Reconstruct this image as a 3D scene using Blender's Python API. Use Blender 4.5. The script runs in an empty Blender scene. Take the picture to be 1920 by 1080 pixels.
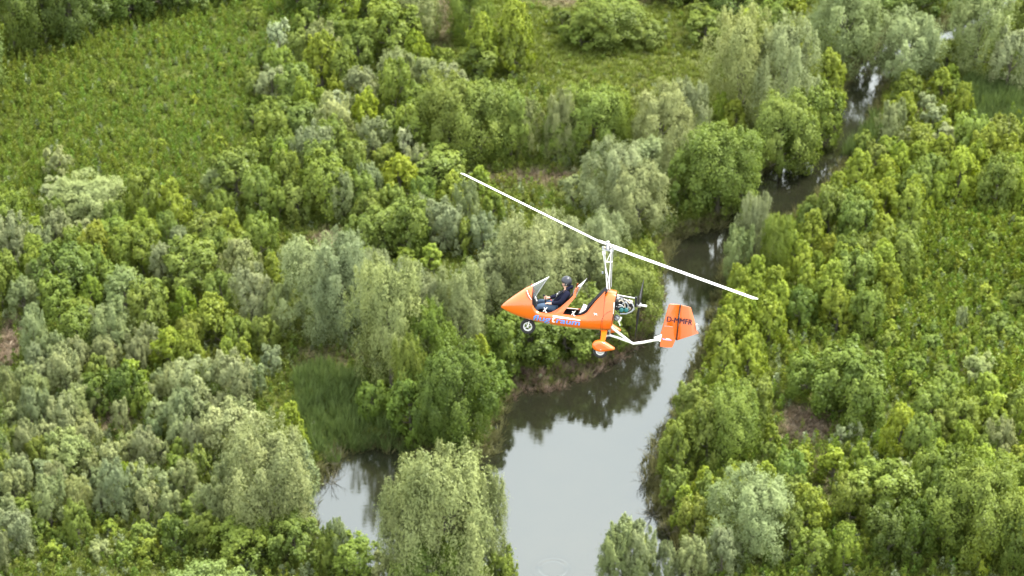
import bpy, math, random
import numpy as np
from mathutils import Vector, Matrix, noise as mnoise
R_ = math.radians
sc = bpy.context.scene
COL = sc.collection

# ---------------------------------------------------------------- camera
PITCH = 31.0; HCAM = 106.0; HF = 11.0
FPX = 960.0 / math.tan(R_(HF))
cam_d = bpy.data.cameras.new('camera'); cam = bpy.data.objects.new('camera', cam_d); COL.objects.link(cam)
cam_d.sensor_width = 36.0; cam_d.lens = 18.0 / math.tan(R_(HF))
cam_d.clip_start = 1.0; cam_d.clip_end = 9000.0
cam.location = (0, 0, HCAM); cam.rotation_euler = (R_(90 - PITCH), 0, 0)
cam_d.dof.use_dof = True; cam_d.dof.focus_distance = 67.5; cam_d.dof.aperture_fstop = 1.35
sc.camera = cam
CP, SP = math.cos(R_(PITCH)), math.sin(R_(PITCH))
AX_R = Vector((1, 0, 0)); AX_U = Vector((0, SP, CP)); AX_F = Vector((0, CP, -SP))

# ---------------------------------------------------------------- sky, sun, exposure
SUN_EL, SUN_AZ = 60.0, 62.0      # azimuth from +Y towards +X
w = bpy.data.worlds.new("World"); sc.world = w; w.use_nodes = True
nt = w.node_tree; N = nt.nodes; L = nt.links
for n in list(N): N.remove(n)
out = N.new('ShaderNodeOutputWorld'); bg = N.new('ShaderNodeBackground')
sky = N.new('ShaderNodeTexSky'); sky.sky_type = 'NISHITA'; sky.sun_disc = False
sky.sun_elevation = R_(SUN_EL); sky.sun_rotation = R_(SUN_AZ); sky.air_density = 1.0; sky.dust_density = 2.0
tc = N.new('ShaderNodeTexCoord'); mp = N.new('ShaderNodeMapping'); mp.inputs['Scale'].default_value = (1, 1, 2.6)
nz = N.new('ShaderNodeTexNoise'); nz.inputs['Scale'].default_value = 3.0; nz.inputs['Detail'].default_value = 5; nz.inputs['Roughness'].default_value = 0.5
cr = N.new('ShaderNodeValToRGB'); cr.color_ramp.elements[0].position = 0.30; cr.color_ramp.elements[1].position = 0.62
nz2 = N.new('ShaderNodeTexNoise'); nz2.inputs['Scale'].default_value = 2.2; nz2.inputs['Detail'].default_value = 4
cr2 = N.new('ShaderNodeValToRGB')
cr2.color_ramp.elements[0].position = 0.3; cr2.color_ramp.elements[0].color = (0.70, 0.79, 0.84, 1)
cr2.color_ramp.elements[1].position = 0.7; cr2.color_ramp.elements[1].color = (1.0, 0.98, 0.94, 1)
cl = N.new('ShaderNodeVectorMath'); cl.operation = 'SCALE'; cl.inputs['Scale'].default_value = 12.5
mx = N.new('ShaderNodeMixRGB')
L.new(tc.outputs['Generated'], mp.inputs['Vector']); L.new(mp.outputs[0], nz.inputs['Vector']); L.new(mp.outputs[0], nz2.inputs['Vector'])
L.new(nz.outputs[0], cr.inputs[0]); L.new(nz2.outputs[0], cr2.inputs[0]); L.new(cr2.outputs[0], cl.inputs[0])
cover = N.new('ShaderNodeMapRange'); cover.inputs['To Min'].default_value = 0.62; cover.inputs['To Max'].default_value = 1.0
L.new(cr.outputs[0], cover.inputs[0])
L.new(cover.outputs[0], mx.inputs[0]); L.new(sky.outputs[0], mx.inputs[1]); L.new(cl.outputs[0], mx.inputs[2])
L.new(mx.outputs[0], bg.inputs[0]); bg.inputs[1].default_value = 0.15; L.new(bg.outputs[0], out.inputs[0])

sd = bpy.data.lights.new('sun', 'SUN'); sd.energy = 4.6; sd.angle = R_(10); sd.color = (1.0, 0.95, 0.86)
sun = bpy.data.objects.new('sun', sd); COL.objects.link(sun)
sdir = Vector((math.sin(R_(SUN_AZ)) * math.cos(R_(SUN_EL)), math.cos(R_(SUN_AZ)) * math.cos(R_(SUN_EL)), math.sin(R_(SUN_EL))))
sun.rotation_euler = sdir.to_track_quat('Z', 'Y').to_euler(); sun.location = (60, 200, 180)

sc.view_settings.view_transform = 'Standard'; sc.view_settings.look = 'None'
sc.view_settings.gamma = 1.0; sc.view_settings.use_curve_mapping = False
sc.view_settings.exposure = 1.42
sc.render.engine = 'CYCLES'
cy = sc.cycles
cy.max_bounces = 5; cy.diffuse_bounces = 3; cy.glossy_bounces = 3; cy.transmission_bounces = 3; cy.transparent_max_bounces = 6
cy.use_denoising = True; cy.sample_clamp_indirect = 6.0; cy.caustics_reflective = False; cy.caustics_refractive = False

# ---------------------------------------------------------------- small helpers
def ground(px, py, z=0.0):
    d = AX_F + AX_R * ((px - 960) / FPX) - AX_U * ((py - 540) / FPX)
    t = (HCAM - z) / -d.z
    return Vector((d.x * t, d.y * t, z))
def mpp(px, py):                      # metres per photo pixel at that ground point
    p = ground(px, py) - Vector((0, 0, HCAM))
    return p.dot(AX_F) / FPX
def to_px(p):
    v = Vector(p) - Vector((0, 0, HCAM)); f = v.dot(AX_F)
    return 960 + FPX * v.x / f, 540 - FPX * v.dot(AX_U) / f
def tag(o, label=None, cat=None, group=None, kind=None):
    if label: o['label'] = label
    if cat: o['category'] = cat
    if group: o['group'] = group
    if kind: o['kind'] = kind
    return o
def empty(name, mat=None):
    o = bpy.data.objects.new(name, None); o.empty_display_size = 0.2
    if mat is not None: o.matrix_world = mat
    COL.objects.link(o); return o
def link(name, me, parent=None):
    o = bpy.data.objects.new(name, me); COL.objects.link(o)
    if parent is not None: o.parent = parent
    return o
def quads_mesh(name, V, F, mats=(), smooth=False):
    """fast mesh from numpy: V n x 3, F m x k"""
    me = bpy.data.meshes.new(name); V = np.asarray(V, np.float32); F = np.asarray(F, np.int32)
    me.vertices.add(len(V)); me.vertices.foreach_set('co', V.ravel())
    k = F.shape[1]; me.loops.add(F.size); me.loops.foreach_set('vertex_index', F.ravel())
    me.polygons.add(len(F)); me.polygons.foreach_set('loop_start', np.arange(0, F.size, k, dtype=np.int32))
    me.polygons.foreach_set('loop_total', np.full(len(F), k, np.int32))
    if smooth: me.polygons.foreach_set('use_smooth', np.ones(len(F), bool))
    for m in mats: me.materials.append(m)
    me.update(calc_edges=True); return me
class MB:
    def __init__(s): s.v = []; s.f = []; s.m = []; s.sm = []
    def add(s, vs, fs, mi=0, smooth=False):
        o = len(s.v); s.v += [tuple(v) for v in vs]
        for f in fs: s.f.append([i + o for i in f]); s.m.append(mi); s.sm.append(smooth)
    def tube(s, pts, r, n=8, mi=0, caps=True):
        pts = [Vector(p) for p in pts]; rs = r if isinstance(r, (list, tuple)) else [r] * len(pts)
        vs = []
        for i, p in enumerate(pts):
            d = (pts[min(i + 1, len(pts) - 1)] - pts[max(i - 1, 0)]).normalized()
            a = d.orthogonal().normalized() if i == 0 else (a - d * a.dot(d)).normalized()
            b = d.cross(a)
            for k in range(n):
                t = 2 * math.pi * k / n; vs.append(p + (a * math.cos(t) + b * math.sin(t)) * rs[i])
        fs = [[i * n + k, i * n + (k + 1) % n, (i + 1) * n + (k + 1) % n, (i + 1) * n + k] for i in range(len(pts) - 1) for k in range(n)]
        s.add(vs, fs, mi, True)
        if caps:
            s.add(vs[:n], [list(range(n))[::-1]], mi); s.add(vs[-n:], [list(range(n))], mi)
    def prism(s, a, b, mi=0):          # two matching outlines
        n = len(a); s.add(list(a) + list(b), [list(range(n))[::-1], [i + n for i in range(n)]] + [[i, (i + 1) % n, (i + 1) % n + n, i + n] for i in range(n)], mi)
    def box(s, c, ex, ey, ez, mi=0):
        c, ex, ey, ez = map(Vector, (c, ex, ey, ez))
        q = [c - ex - ey, c + ex - ey, c + ex + ey, c - ex + ey]
        s.prism([p - ez for p in q], [p + ez for p in q], mi)
    def ball(s, c, rx, ry, rz, nu=14, nv=9, mi=0):
        c = Vector(c); vs = [c + Vector((0, 0, rz))]; 
        for j in range(1, nv):
            t = math.pi * j / nv
            for i in range(nu):
                p = 2 * math.pi * i / nu; vs.append(c + Vector((rx * math.sin(t) * math.cos(p), ry * math.sin(t) * math.sin(p), rz * math.cos(t))))
        vs.append(c - Vector((0, 0, rz))); e = len(vs) - 1
        fs = [[0, 1 + i, 1 + (i + 1) % nu] for i in range(nu)]
        for j in range(nv - 2):
            for i in range(nu): a = 1 + j * nu; fs.append([a + i, a + nu + i, a + nu + (i + 1) % nu, a + (i + 1) % nu])
        a = 1 + (nv - 2) * nu; fs += [[a + i, e, a + (i + 1) % nu] for i in range(nu)]
        s.add(vs, fs, mi, True)
    def lathe(s, c, prof, n=28, mi=0, axis=Vector((0, 1, 0)), smooth=True):   # prof: (radius, along) closed loop
        c = Vector(c); axis = axis.normalized(); a = axis.orthogonal().normalized(); b = axis.cross(a); k = len(prof)
        vs = [c + axis * h + (a * math.cos(t) + b * math.sin(t)) * r for t in [2 * math.pi * i / n for i in range(n)] for r, h in prof]
        s.add(vs, [[i * k + j, i * k + (j + 1) % k, ((i + 1) % n) * k + (j + 1) % k, ((i + 1) % n) * k + j] for i in range(n) for j in range(k)], mi, smooth)
    def build(s, name, mats, parent=None):
        me = bpy.data.meshes.new(name); me.from_pydata(s.v, [], s.f)
        for m in (mats if isinstance(mats, (list, tuple)) else [mats]): me.materials.append(m)
        me.polygons.foreach_set('material_index', s.m); me.polygons.foreach_set('use_smooth', s.sm)
        me.update()
        return link(name, me, parent)

def mat(name, col, rough=0.5, metal=0.0, spec=0.5, var=0.06, scale=8.0, bump=0.0, coat=0.0):
    m = bpy.data.materials.new(name); m.use_nodes = True; n = m.node_tree.nodes; l = m.node_tree.links
    p = n['Principled BSDF']; p.inputs['Roughness'].default_value = rough; p.inputs['Metallic'].default_value = metal
    p.inputs['Specular IOR Level'].default_value = spec; p.inputs['Coat Weight'].default_value = coat; p.inputs['Coat Roughness'].default_value = 0.08
    t = n.new('ShaderNodeTexCoord'); z = n.new('ShaderNodeTexNoise'); z.inputs['Scale'].default_value = scale; z.inputs['Detail'].default_value = 4
    h = n.new('ShaderNodeMixRGB'); h.inputs[1].default_value = (*[c * (1 - var) for c in col], 1); h.inputs[2].default_value = (*[min(1, c * (1 + var)) for c in col], 1)
    l.new(t.outputs['Object'], z.inputs['Vector']); l.new(z.outputs[0], h.inputs[0]); l.new(h.outputs[0], p.inputs['Base Color'])
    if bump:
        b = n.new('ShaderNodeBump'); b.inputs['Strength'].default_value = bump; b.inputs['Distance'].default_value = 0.01
        l.new(z.outputs[0], b.inputs['Height']); l.new(b.outputs[0], p.inputs['Normal'])
    return m

def leaf_material(name, instancer):
    m = bpy.data.materials.new(name); m.use_nodes = True; n = m.node_tree.nodes; l = m.node_tree.links
    for x in list(n): n.remove(x)
    o = n.new('ShaderNodeOutputMaterial')
    if instancer:
        src = n.new('ShaderNodeAttribute'); src.attribute_type = 'INSTANCER'; src.attribute_name = 'tintcol'; colsock = src.outputs['Color']
    else:
        src = n.new('ShaderNodeObjectInfo'); colsock = src.outputs['Color']
    at = n.new('ShaderNodeAttribute'); at.attribute_name = 'tint'
    hsv = n.new('ShaderNodeHueSaturation')
    r1 = n.new('ShaderNodeMapRange'); r1.inputs['To Min'].default_value = 0.508; r1.inputs['To Max'].default_value = 0.490
    r2 = n.new('ShaderNodeMapRange'); r2.inputs['To Min'].default_value = 0.78; r2.inputs['To Max'].default_value = 1.22
    l.new(at.outputs['Fac'], r1.inputs[0]); l.new(at.outputs['Fac'], r2.inputs[0])
    l.new(r1.outputs[0], hsv.inputs['Hue']); l.new(r2.outputs[0], hsv.inputs['Value']); l.new(colsock, hsv.inputs['Color'])
    d = n.new('ShaderNodeBsdfDiffuse'); t = n.new('ShaderNodeBsdfTranslucent'); g = n.new('ShaderNodeBsdfGlossy'); g.inputs['Roughness'].default_value = 0.45
    g.inputs['Color'].default_value = (0.9, 0.95, 0.9, 1)
    tcx = n.new('ShaderNodeHueSaturation'); tcx.inputs['Saturation'].default_value = 1.15; tcx.inputs['Value'].default_value = 1.1
    l.new(hsv.outputs[0], d.inputs[0]); l.new(hsv.outputs[0], tcx.inputs['Color']); l.new(tcx.outputs[0], t.inputs[0])
    m1 = n.new('ShaderNodeMixShader'); m1.inputs[0].default_value = 0.28; m2 = n.new('ShaderNodeMixShader'); m2.inputs[0].default_value = 0.012
    l.new(d.outputs[0], m1.inputs[1]); l.new(t.outputs[0], m1.inputs[2]); l.new(m1.outputs[0], m2.inputs[1]); l.new(g.outputs[0], m2.inputs[2])
    l.new(m2.outputs[0], o.inputs[0]); return m
M_LEAF = leaf_material('foliage', False); M_TUFT = leaf_material('undergrowth', True)
M_BARK = mat('bark', (0.09, 0.082, 0.055), 0.9, var=0.3, scale=5, bump=0.6)
M_BARKPALE = mat('pale_bark', (0.24, 0.22, 0.17), 0.9, var=0.3, scale=5, bump=0.6)

# ---------------------------------------------------------------- river outline (traced on the ground plane)
RIV = [(640,1400),(660,1180),(700,1090),(640,1050),(600,1010),(578,960),(590,915),(622,880),(640,846),(700,838),(770,850),(835,856),(885,862),(925,845),
       (935,800),(950,745),(975,728),(1020,730),(1075,715),(1120,694),(1155,672),(1190,640),(1225,590),(1238,545),(1240,500),(1262,452),(1300,440),(1350,425),
       (1375,375),(1398,335),(1448,318),(1478,298),(1505,260),(1535,213),(1570,178),(1605,128),(1650,80),(1705,50),(1765,52),(1830,22),(1870,2),(1900,-40),(1960,-120),
       (2040,-120),(1975,-30),(1910,5),(1885,24),(1820,68),(1772,88),(1720,112),(1660,148),(1641,200),(1630,240),(1612,268),(1588,298),(1562,330),(1545,358),(1512,392),(1466,420),(1420,440),
       (1388,475),(1362,500),(1345,560),(1336,600),(1316,640),(1303,690),(1278,735),(1252,790),(1228,830),(1217,880),(1220,925),(1240,975),(1275,1025),(1300,1085),
       (1200,1120),(1150,1130),(1120,1200),(1140,1400)]
RIVG = np.array([ground(*p)[:2] for p in RIV])
def river_sd(P):                       # signed distance, negative in the water; P n x 2
    P = np.asarray(P, float); A = RIVG; B = np.roll(RIVG, -1, 0)
    best = np.full(len(P), 1e18); inside = np.zeros(len(P), bool)
    for a, b in zip(A, B):
        ab = b - a; t = np.clip(((P - a) @ ab) / (ab @ ab), 0, 1); d = P - (a + t[:, None] * ab)
        best = np.minimum(best, (d ** 2).sum(1))
        c = (a[1] > P[:, 1]) != (b[1] > P[:, 1])
        with np.errstate(divide='ignore', invalid='ignore'):
            xi = (b[0] - a[0]) * (P[:, 1] - a[1]) / (b[1] - a[1]) + a[0]
        inside ^= c & (P[:, 0] < xi)
    s = np.sqrt(best); s[inside] *= -1; return s
_rg = np.random.RandomState(7)
_K = [(_rg.uniform(-1, 1, 2) * k, _rg.uniform(0, 6.28)) for k in (0.05, 0.08, 0.13, 0.2, 0.33, 0.5, 0.8, 1.1) for _ in range(4)]
def wav(P, lo=0, hi=32):
    s = 0
    for i in range(lo, hi): s = s + np.sin(P @ _K[i][0] + _K[i][1]) / (1 + i // 4)
    return s / 3.0
def terrain_z(P, sd=None):
    P = np.asarray(P, float)
    if sd is None: sd = river_sd(P)
    sd = sd + 0.25 * wav(P, 16, 32)
    t = np.clip((sd + 0.5) / 1.6, 0, 1); t = t * t * (3 - 2 * t)
    return -0.9 + 1.45 * t + 0.22 * wav(P, 0, 20) * np.clip(sd / 6, 0, 1)

# ---------------------------------------------------------------- ground patches: (px, py, rx, ry, strength)
DIRT = [(1510,808,56,38,1),(1480,790,26,18,.8),(1545,900,22,45,.6),(620,468,36,24,1),(640,490,30,15,.6),(20,660,26,60,1),(1110,8,110,20,.75),(830,25,22,90,.7),(1000,350,110,20,.7),
        (210,800,40,30,.8),(300,660,30,20,.5),(520,285,40,30,.6),(1800,690,60,50,.55),(1870,620,40,25,.45),(1720,230,40,18,.6),(610,690,80,30,.5),(1895,200,40,40,.35),(1430,345,30,20,.9),
        (1300,10,60,20,.5),(1740,880,20,20,.3)]
def dirt(P):
    out_ = np.zeros(len(P))
    for px, py, rx, ry, s in DIRT:
        c = np.array(ground(px, py)[:2]); m = mpp(px, py); R = np.array([rx * m, ry * m / SP])
        q = np.sqrt((((P - c) / R) ** 2).sum(1)); out_ = np.maximum(out_, s * np.clip(1.5 - q + 0.25 * wav(P, 16, 32), 0, 1))
    return out_
def axis_pts(lo, hi, fine, far):
    a = list(np.arange(lo, hi + fine, fine)); s = fine; v = a[-1]
    while v < far: s *= 1.5; v += s; a.append(v)
    s = fine; v = a[0]; pre = []
    while v > -far: s *= 1.5; v -= s; pre.append(v)
    return np.array(pre[::-1] + a)
gx = axis_pts(-62, 66, 0.5, 4500); gy = axis_pts(100, 262, 0.6, 4500)
GX, GY = np.meshgrid(gx, gy); P2 = np.stack([GX.ravel(), GY.ravel()], 1)
SDv = river_sd(P2); ZZ = terrain_z(P2, SDv)
nx_, ny_ = len(gx), len(gy)
idx = np.arange(nx_ * ny_).reshape(ny_, nx_)
F = np.stack([idx[:-1, :-1].ravel(), idx[:-1, 1:].ravel(), idx[1:, 1:].ravel(), idx[1:, :-1].ravel()], 1)
me = quads_mesh('ground', np.column_stack([P2, ZZ]), F, smooth=True)
ca = me.attributes.new('dirt', 'FLOAT', 'POINT')
bankd = np.clip(1.3 - SDv / 0.9, 0, 1) * (0.75 + 0.5 * wav(P2, 12, 32))
ca.data.foreach_set('value', np.clip(np.maximum(dirt(P2), bankd), 0, 1).astype(np.float32))
def ground_material():
    m = bpy.data.materials.new('meadow_soil'); m.use_nodes = True; n = m.node_tree.nodes; l = m.node_tree.links; p = n['Principled BSDF']
    p.inputs['Roughness'].default_value = 0.95; p.inputs['Specular IOR Level'].default_value = 0.15
    t = n.new('ShaderNodeTexCoord')
    def nzz(s, d=6):
        z = n.new('ShaderNodeTexNoise'); z.inputs['Scale'].default_value = s; z.inputs['Detail'].default_value = d; l.new(t.outputs['Object'], z.inputs['Vector']); return z
    a, b, c = nzz(0.25), nzz(1.7), nzz(9)
    def ramp(src, c0, c1, p0=.3, p1=.7):
        r = n.new('ShaderNodeValToRGB'); r.color_ramp.elements[0].position = p0; r.color_ramp.elements[1].position = p1
        r.color_ramp.elements[0].color = (*c0, 1); r.color_ramp.elements[1].color = (*c1, 1); l.new(src, r.inputs[0]); return r
    g1 = ramp(b.outputs[0], (0.055, 0.070, 0.016), (0.105, 0.125, 0.024)); g2 = ramp(c.outputs[0], (0.05, 0.055, 0.02), (0.075, 0.095, 0.022))
    mm = n.new('ShaderNodeMixRGB'); mm.inputs[0].default_value = .5; l.new(g1.outputs[0], mm.inputs[1]); l.new(g2.outputs[0], mm.inputs[2])
    dr = ramp(b.outputs[0], (0.070, 0.053, 0.036), (0.120, 0.090, 0.062))
    dr2 = ramp(c.outputs[0], (0.045, 0.040, 0.022), (0.115, 0.088, 0.062))
    dm = n.new('ShaderNodeMixRGB'); dm.inputs[0].default_value = .5; l.new(dr.outputs[0], dm.inputs[1]); l.new(dr2.outputs[0], dm.inputs[2])
    at = n.new('ShaderNodeAttribute'); at.attribute_name = 'dirt'
    ad = n.new('ShaderNodeMath'); ad.operation = 'MULTIPLY_ADD'; ad.inputs[1].default_value = 0.7; ad.inputs[2].default_value = -0.35; l.new(b.outputs[0], ad.inputs[0])
    s = n.new('ShaderNodeMath'); s.operation = 'ADD'; s.use_clamp = True; l.new(ad.outputs[0], s.inputs[0]); l.new(at.outputs['Fac'], s.inputs[1])
    f = n.new('ShaderNodeMixRGB'); l.new(s.outputs[0], f.inputs[0]); l.new(mm.outputs[0], f.inputs[1]); l.new(dm.outputs[0], f.inputs[2]); l.new(f.outputs[0], p.inputs['Base Color'])
    bp = n.new('ShaderNodeBump'); bp.inputs['Strength'].default_value = 1; bp.inputs['Distance'].default_value = 0.15; l.new(c.outputs[0], bp.inputs['Height']); l.new(bp.outputs[0], p.inputs['Normal'])
    return m
me.materials.append(ground_material())
tag(link('ground', me), kind='structure')

# ---------------------------------------------------------------- water with the ripple ring
def water_material():
    m = bpy.data.materials.new('river_water'); m.use_nodes = True; n = m.node_tree.nodes; l = m.node_tree.links
    for x in list(n): n.remove(x)
    o = n.new('ShaderNodeOutputMaterial'); d = n.new('ShaderNodeBsdfDiffuse'); g = n.new('ShaderNodeBsdfGlossy'); g.inputs['Roughness'].default_value = 0.02
    t = n.new('ShaderNodeTexCoord'); z = n.new('ShaderNodeTexNoise'); z.inputs['Scale'].default_value = 0.5; z.inputs['Detail'].default_value = 5; l.new(t.outputs['Object'], z.inputs['Vector'])
    r = n.new('ShaderNodeValToRGB'); r.color_ramp.elements[0].color = (0.007, 0.008, 0.005, 1); r.color_ramp.elements[1].color = (0.013, 0.0125, 0.007, 1); l.new(z.outputs[0], r.inputs[0]); l.new(r.outputs[0], d.inputs[0])
    g.inputs['Color'].default_value = (0.95, 1.0, 0.97, 1)
    f = n.new('ShaderNodeFresnel'); f.inputs['IOR'].default_value = 2.15
    mp = n.new('ShaderNodeMapping'); mp.inputs['Scale'].default_value = (0.7, 2.2, 1); l.new(t.outputs['Object'], mp.inputs['Vector'])
    w1 = n.new('ShaderNodeTexNoise'); w1.inputs['Scale'].default_value = 2.2; w1.inputs['Detail'].default_value = 4; l.new(mp.outputs[0], w1.inputs['Vector'])
    b = n.new('ShaderNodeBump'); b.inputs['Strength'].default_value = 0.16; b.inputs['Distance'].default_value = 0.02; l.new(w1.outputs[0], b.inputs['Height'])
    l.new(b.outputs[0], g.inputs['Normal']); l.new(b.outputs[0], f.inputs['Normal'])
    x = n.new('ShaderNodeMixShader'); l.new(f.outputs[0], x.inputs[0]); l.new(d.outputs[0], x.inputs[1]); l.new(g.outputs[0], x.inputs[2]); l.new(x.outputs[0], o.inputs[0]); return m
M_WATER = water_material()
rc = ground(1037, 1066)
wx = axis_pts(rc.x - 2.5, rc.x + 2.5, 0.05, 600); wy = axis_pts(rc.y - 2.5, rc.y + 2.5, 0.05, 900)
WX, WY = np.meshgrid(wx, wy)
rr = np.sqrt((WX - rc.x) ** 2 + (WY - rc.y) ** 2)
WZ = 0.020 * np.exp(-((rr - 0.95) / 0.16) ** 2) * np.sin((rr - 0.95) * 14) + 0.003 * np.exp(-((rr - 1.35) / 0.12) ** 2)
idx = np.arange(WX.size).reshape(WX.shape)
Fw = np.stack([idx[:-1, :-1].ravel(), idx[:-1, 1:].ravel(), idx[1:, 1:].ravel(), idx[1:, :-1].ravel()], 1)
wme = quads_mesh('water', np.column_stack([WX.ravel(), WY.ravel(), WZ.ravel()]), Fw, [M_WATER], smooth=True)
tag(link('water', wme), kind='structure')
# ================================================================ trees
def unit(v): return v / np.maximum(np.linalg.norm(v, axis=-1, keepdims=True), 1e-9)
def profile(style, t):
    t = np.clip(t, 0, 1)
    if style == 'round':  return np.where(t < .38, np.maximum(.78, np.clip(1 - (np.abs(t - .38) / .66) ** 2.1, 0, 1) ** .5), np.clip(1 - (np.abs(t - .38) / .66) ** 2.1, 0, 1) ** .6)
    if style == 'willow': return np.where(t < .42, .84 + .16 * t / .42, np.clip(1 - (np.abs(t - .42) / .62) ** 2.1, 0, 1) ** .6)
    if style == 'cone':   return np.clip((1 - t) * 1.3, 0, 1) ** .7 * np.clip(.75 + t * 2, 0, 1)
    if style == 'bush':   return np.clip(1 - (np.clip(t - .25, 0, 1) / .78) ** 2, 0, 1) ** .5
def crown_mesh(name, seed, H, R, style, nlobe, ntuft, nleaf, leafL, leafW, lobe=(.26, .42), fly=0.0):
    rg = np.random.RandomState(seed); C = []; S = []; T = []
    # lobes
    lc = []; lr = []
    for i in range(nlobe):
        t = ((i + .5) / nlobe) ** .85 * .86 + .07; a = i * 2.39996 + rg.uniform(-.5, .5)
        pr = profile(style, t); rad = R * pr * rg.uniform(.42, .88); r = R * rg.uniform(*lobe) * (.55 + .5 * pr)
        lc.append((math.cos(a) * rad, math.sin(a) * rad, t * H)); lr.append(r)
    for k in range(max(2, nlobe // 6)):
        a = rg.uniform(0, 6.28); r = R * rg.uniform(.2, .3); d = rg.uniform(0, .25) * R
        lc.append((math.cos(a) * d, math.sin(a) * d, H - r * rg.uniform(1.2, 2.6))); lr.append(r)
    lc = np.array(lc); lr = np.array(lr)
    lc[:, 2] = np.clip(lc[:, 2], lr * .6, H - lr * 1.1)
    ltint = rg.uniform(.2, .8, len(lc)); LI = []
    # tufts
    for j in range(len(lc)):
        d = unit(rg.normal(size=(ntuft * 3, 3)) + np.array([lc[j, 0] / R * .8, lc[j, 1] / R * .8, .35]))[:ntuft]
        tc_ = lc[j] + d * lr[j] * np.array([.85, .85, 1.05]) * rg.uniform(.7, 1.0, (ntuft, 1))
        tr = lr[j] * rg.uniform(.32, .62, ntuft); C.append(tc_); S.append(tr); T.append(np.clip(ltint[j] + rg.normal(0, .14, ntuft), 0, 1)); LI += [j] * ntuft
        # upright leading shoots
        for _ in range(3 if lc[j, 2] > .3 * H else 1):
            sd3 = unit(np.array([lc[j, 0] / R * .5 + rg.normal(0, .4), lc[j, 1] / R * .5 + rg.normal(0, .4), 1.0])); gd = unit(sd3 * .6 + np.array([0, 0, 1.0])); q0 = lc[j] + sd3 * lr[j] * .95
            for st, rr_ in ((0, .34), (.28, .25), (.52, .17)) if style != 'round' else ((0, .36), (.25, .26)):
                C.append((q0 + gd * st * lr[j])[None]); S.append(np.array([lr[j] * rr_])); T.append(np.array([min(1, ltint[j] + .18)])); LI.append(j)
    C = np.concatenate(C); S = np.concatenate(S); T = np.concatenate(T)
    S = np.maximum(S, leafL * .55)
    n = len(C) * nleaf; ti = np.repeat(np.arange(len(C)), nleaf)
    out_dir = unit(C - np.array([0, 0, H * .35]))
    e = unit(rg.normal(size=(n, 3)) + .55 * out_dir[ti] + np.array([0, 0, .35]))
    pos = C[ti] + e * S[ti][:, None] * (rg.uniform(0.15, 1.0, (n, 1)) ** .7) * np.array([1, 1, 1.1 if style != 'willow' else 1.2])
    if fly:
        k = rg.rand(n) < fly; pos[k] += e[k] * S[ti][k][:, None] * .8
    up = np.array([0, 0, 1.0])
    ldir = unit(C - lc[np.array(LI)] + 1e-4)
    nt_ = unit(.75 * e + .55 * ldir[ti] + .45 * out_dir[ti] + np.array([0, 0, .25]) + rg.normal(size=(n, 3)) * .4)
    d = unit(rg.normal(size=(n, 3)) * .6 + up * (.8 if style in ('willow', 'cone') else .25) + e * .35)
    d = unit(d - nt_ * (d * nt_).sum(1, keepdims=True) * .85)
    side = unit(np.cross(nt_, d)); nrm = nt_
    l = leafL * rg.uniform(.6, 1.35, (n, 1)); wd = leafW * rg.uniform(.7, 1.3, (n, 1))
    pos[:, 2] = np.maximum(pos[:, 2], 0.15)
    a = pos - d * l * .5; b = pos + side * wd * .5 + nrm * wd * .18; c = pos + d * l * .5; g = pos - side * wd * .5 + nrm * wd * .18
    V = np.stack([a, b, c, g], 1).reshape(-1, 3); F = np.arange(n * 4).reshape(-1, 4)
    me = quads_mesh(name, V, F, [M_LEAF])
    at = me.attributes.new('tint', 'FLOAT', 'POINT')
    tv = np.clip(T[ti] + rg.normal(0, .1, n), 0, 1).astype(np.float32); at.data.foreach_set('value', np.repeat(tv, 4))
    return me, lc
def trunk_mesh(name, seed, H, R, lc, material, rtrunk):
    rg = random.Random(seed); mb = MB(); top = H * .78
    main = [Vector((0, 0, -0.6)), Vector((rg.uniform(-.1, .1), rg.uniform(-.1, .1), H * .2)), Vector((rg.uniform(-.25, .25), rg.uniform(-.25, .25), H * .5)), Vector((0, 0, top))]
    mb.tube(main, [rtrunk * 1.25, rtrunk, rtrunk * .6, rtrunk * .15], 7)
    for c in lc[::max(1, len(lc) // 9)]:
        c = Vector(c); t = max(.12, min(.9, c.z / H * .55)); s = Vector((main[1].x, main[1].y, H * t)); mid = s.lerp(c, .5) + Vector((0, 0, -.06 * H))
        mb.tube([s, mid, c], [rtrunk * .5, rtrunk * .3, rtrunk * .08], 5, caps=False)
    me_o = mb; me = bpy.data.meshes.new(name); me.from_pydata(mb.v, [], mb.f); me.polygons.foreach_set('use_smooth', [True] * len(mb.f)); me.materials.append(material); me.update()
    return me
PROTO = {}
def proto(kind, size, var, H, R, style, *a, **k):
    sd_ = hash_(kind + size) + var * 17
    me, lc = crown_mesh('crown', sd_, H, R, style, *a, **k)
    tm = trunk_mesh('trunk', sd_, H, R, lc, M_BARKPALE if kind in 'P' else M_BARK, H * .022 + .03)
    PROTO.setdefault((kind, size), []).append((me, tm, H, R))
def hash_(s): return sum(ord(c) * (i + 3) * 31 for i, c in enumerate(s)) % 9973
for v in range(4):
    proto('W', 'L', v, 9.0, 4.0, 'willow', 32, 15, 42, .25, .085, lobe=(.22, .50), fly=.10)
    proto('G', 'L', v, 8.0, 4.0, 'round', 30, 14, 42, .22, .12, lobe=(.22, .48), fly=.06)
for v in range(4):
    proto('W', 'M', v, 4.6, 2.0, 'willow', 16, 10, 36, .23, .08, lobe=(.3, .45), fly=.08)
    proto('G', 'M', v, 4.2, 2.1, 'round', 17, 10, 34, .21, .115, lobe=(.28, .45), fly=.04)
    proto('Y', 'M', v, 4.4, 1.9, 'cone', 18, 9, 36, .20, .10, lobe=(.26, .42), fly=.06)
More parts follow.
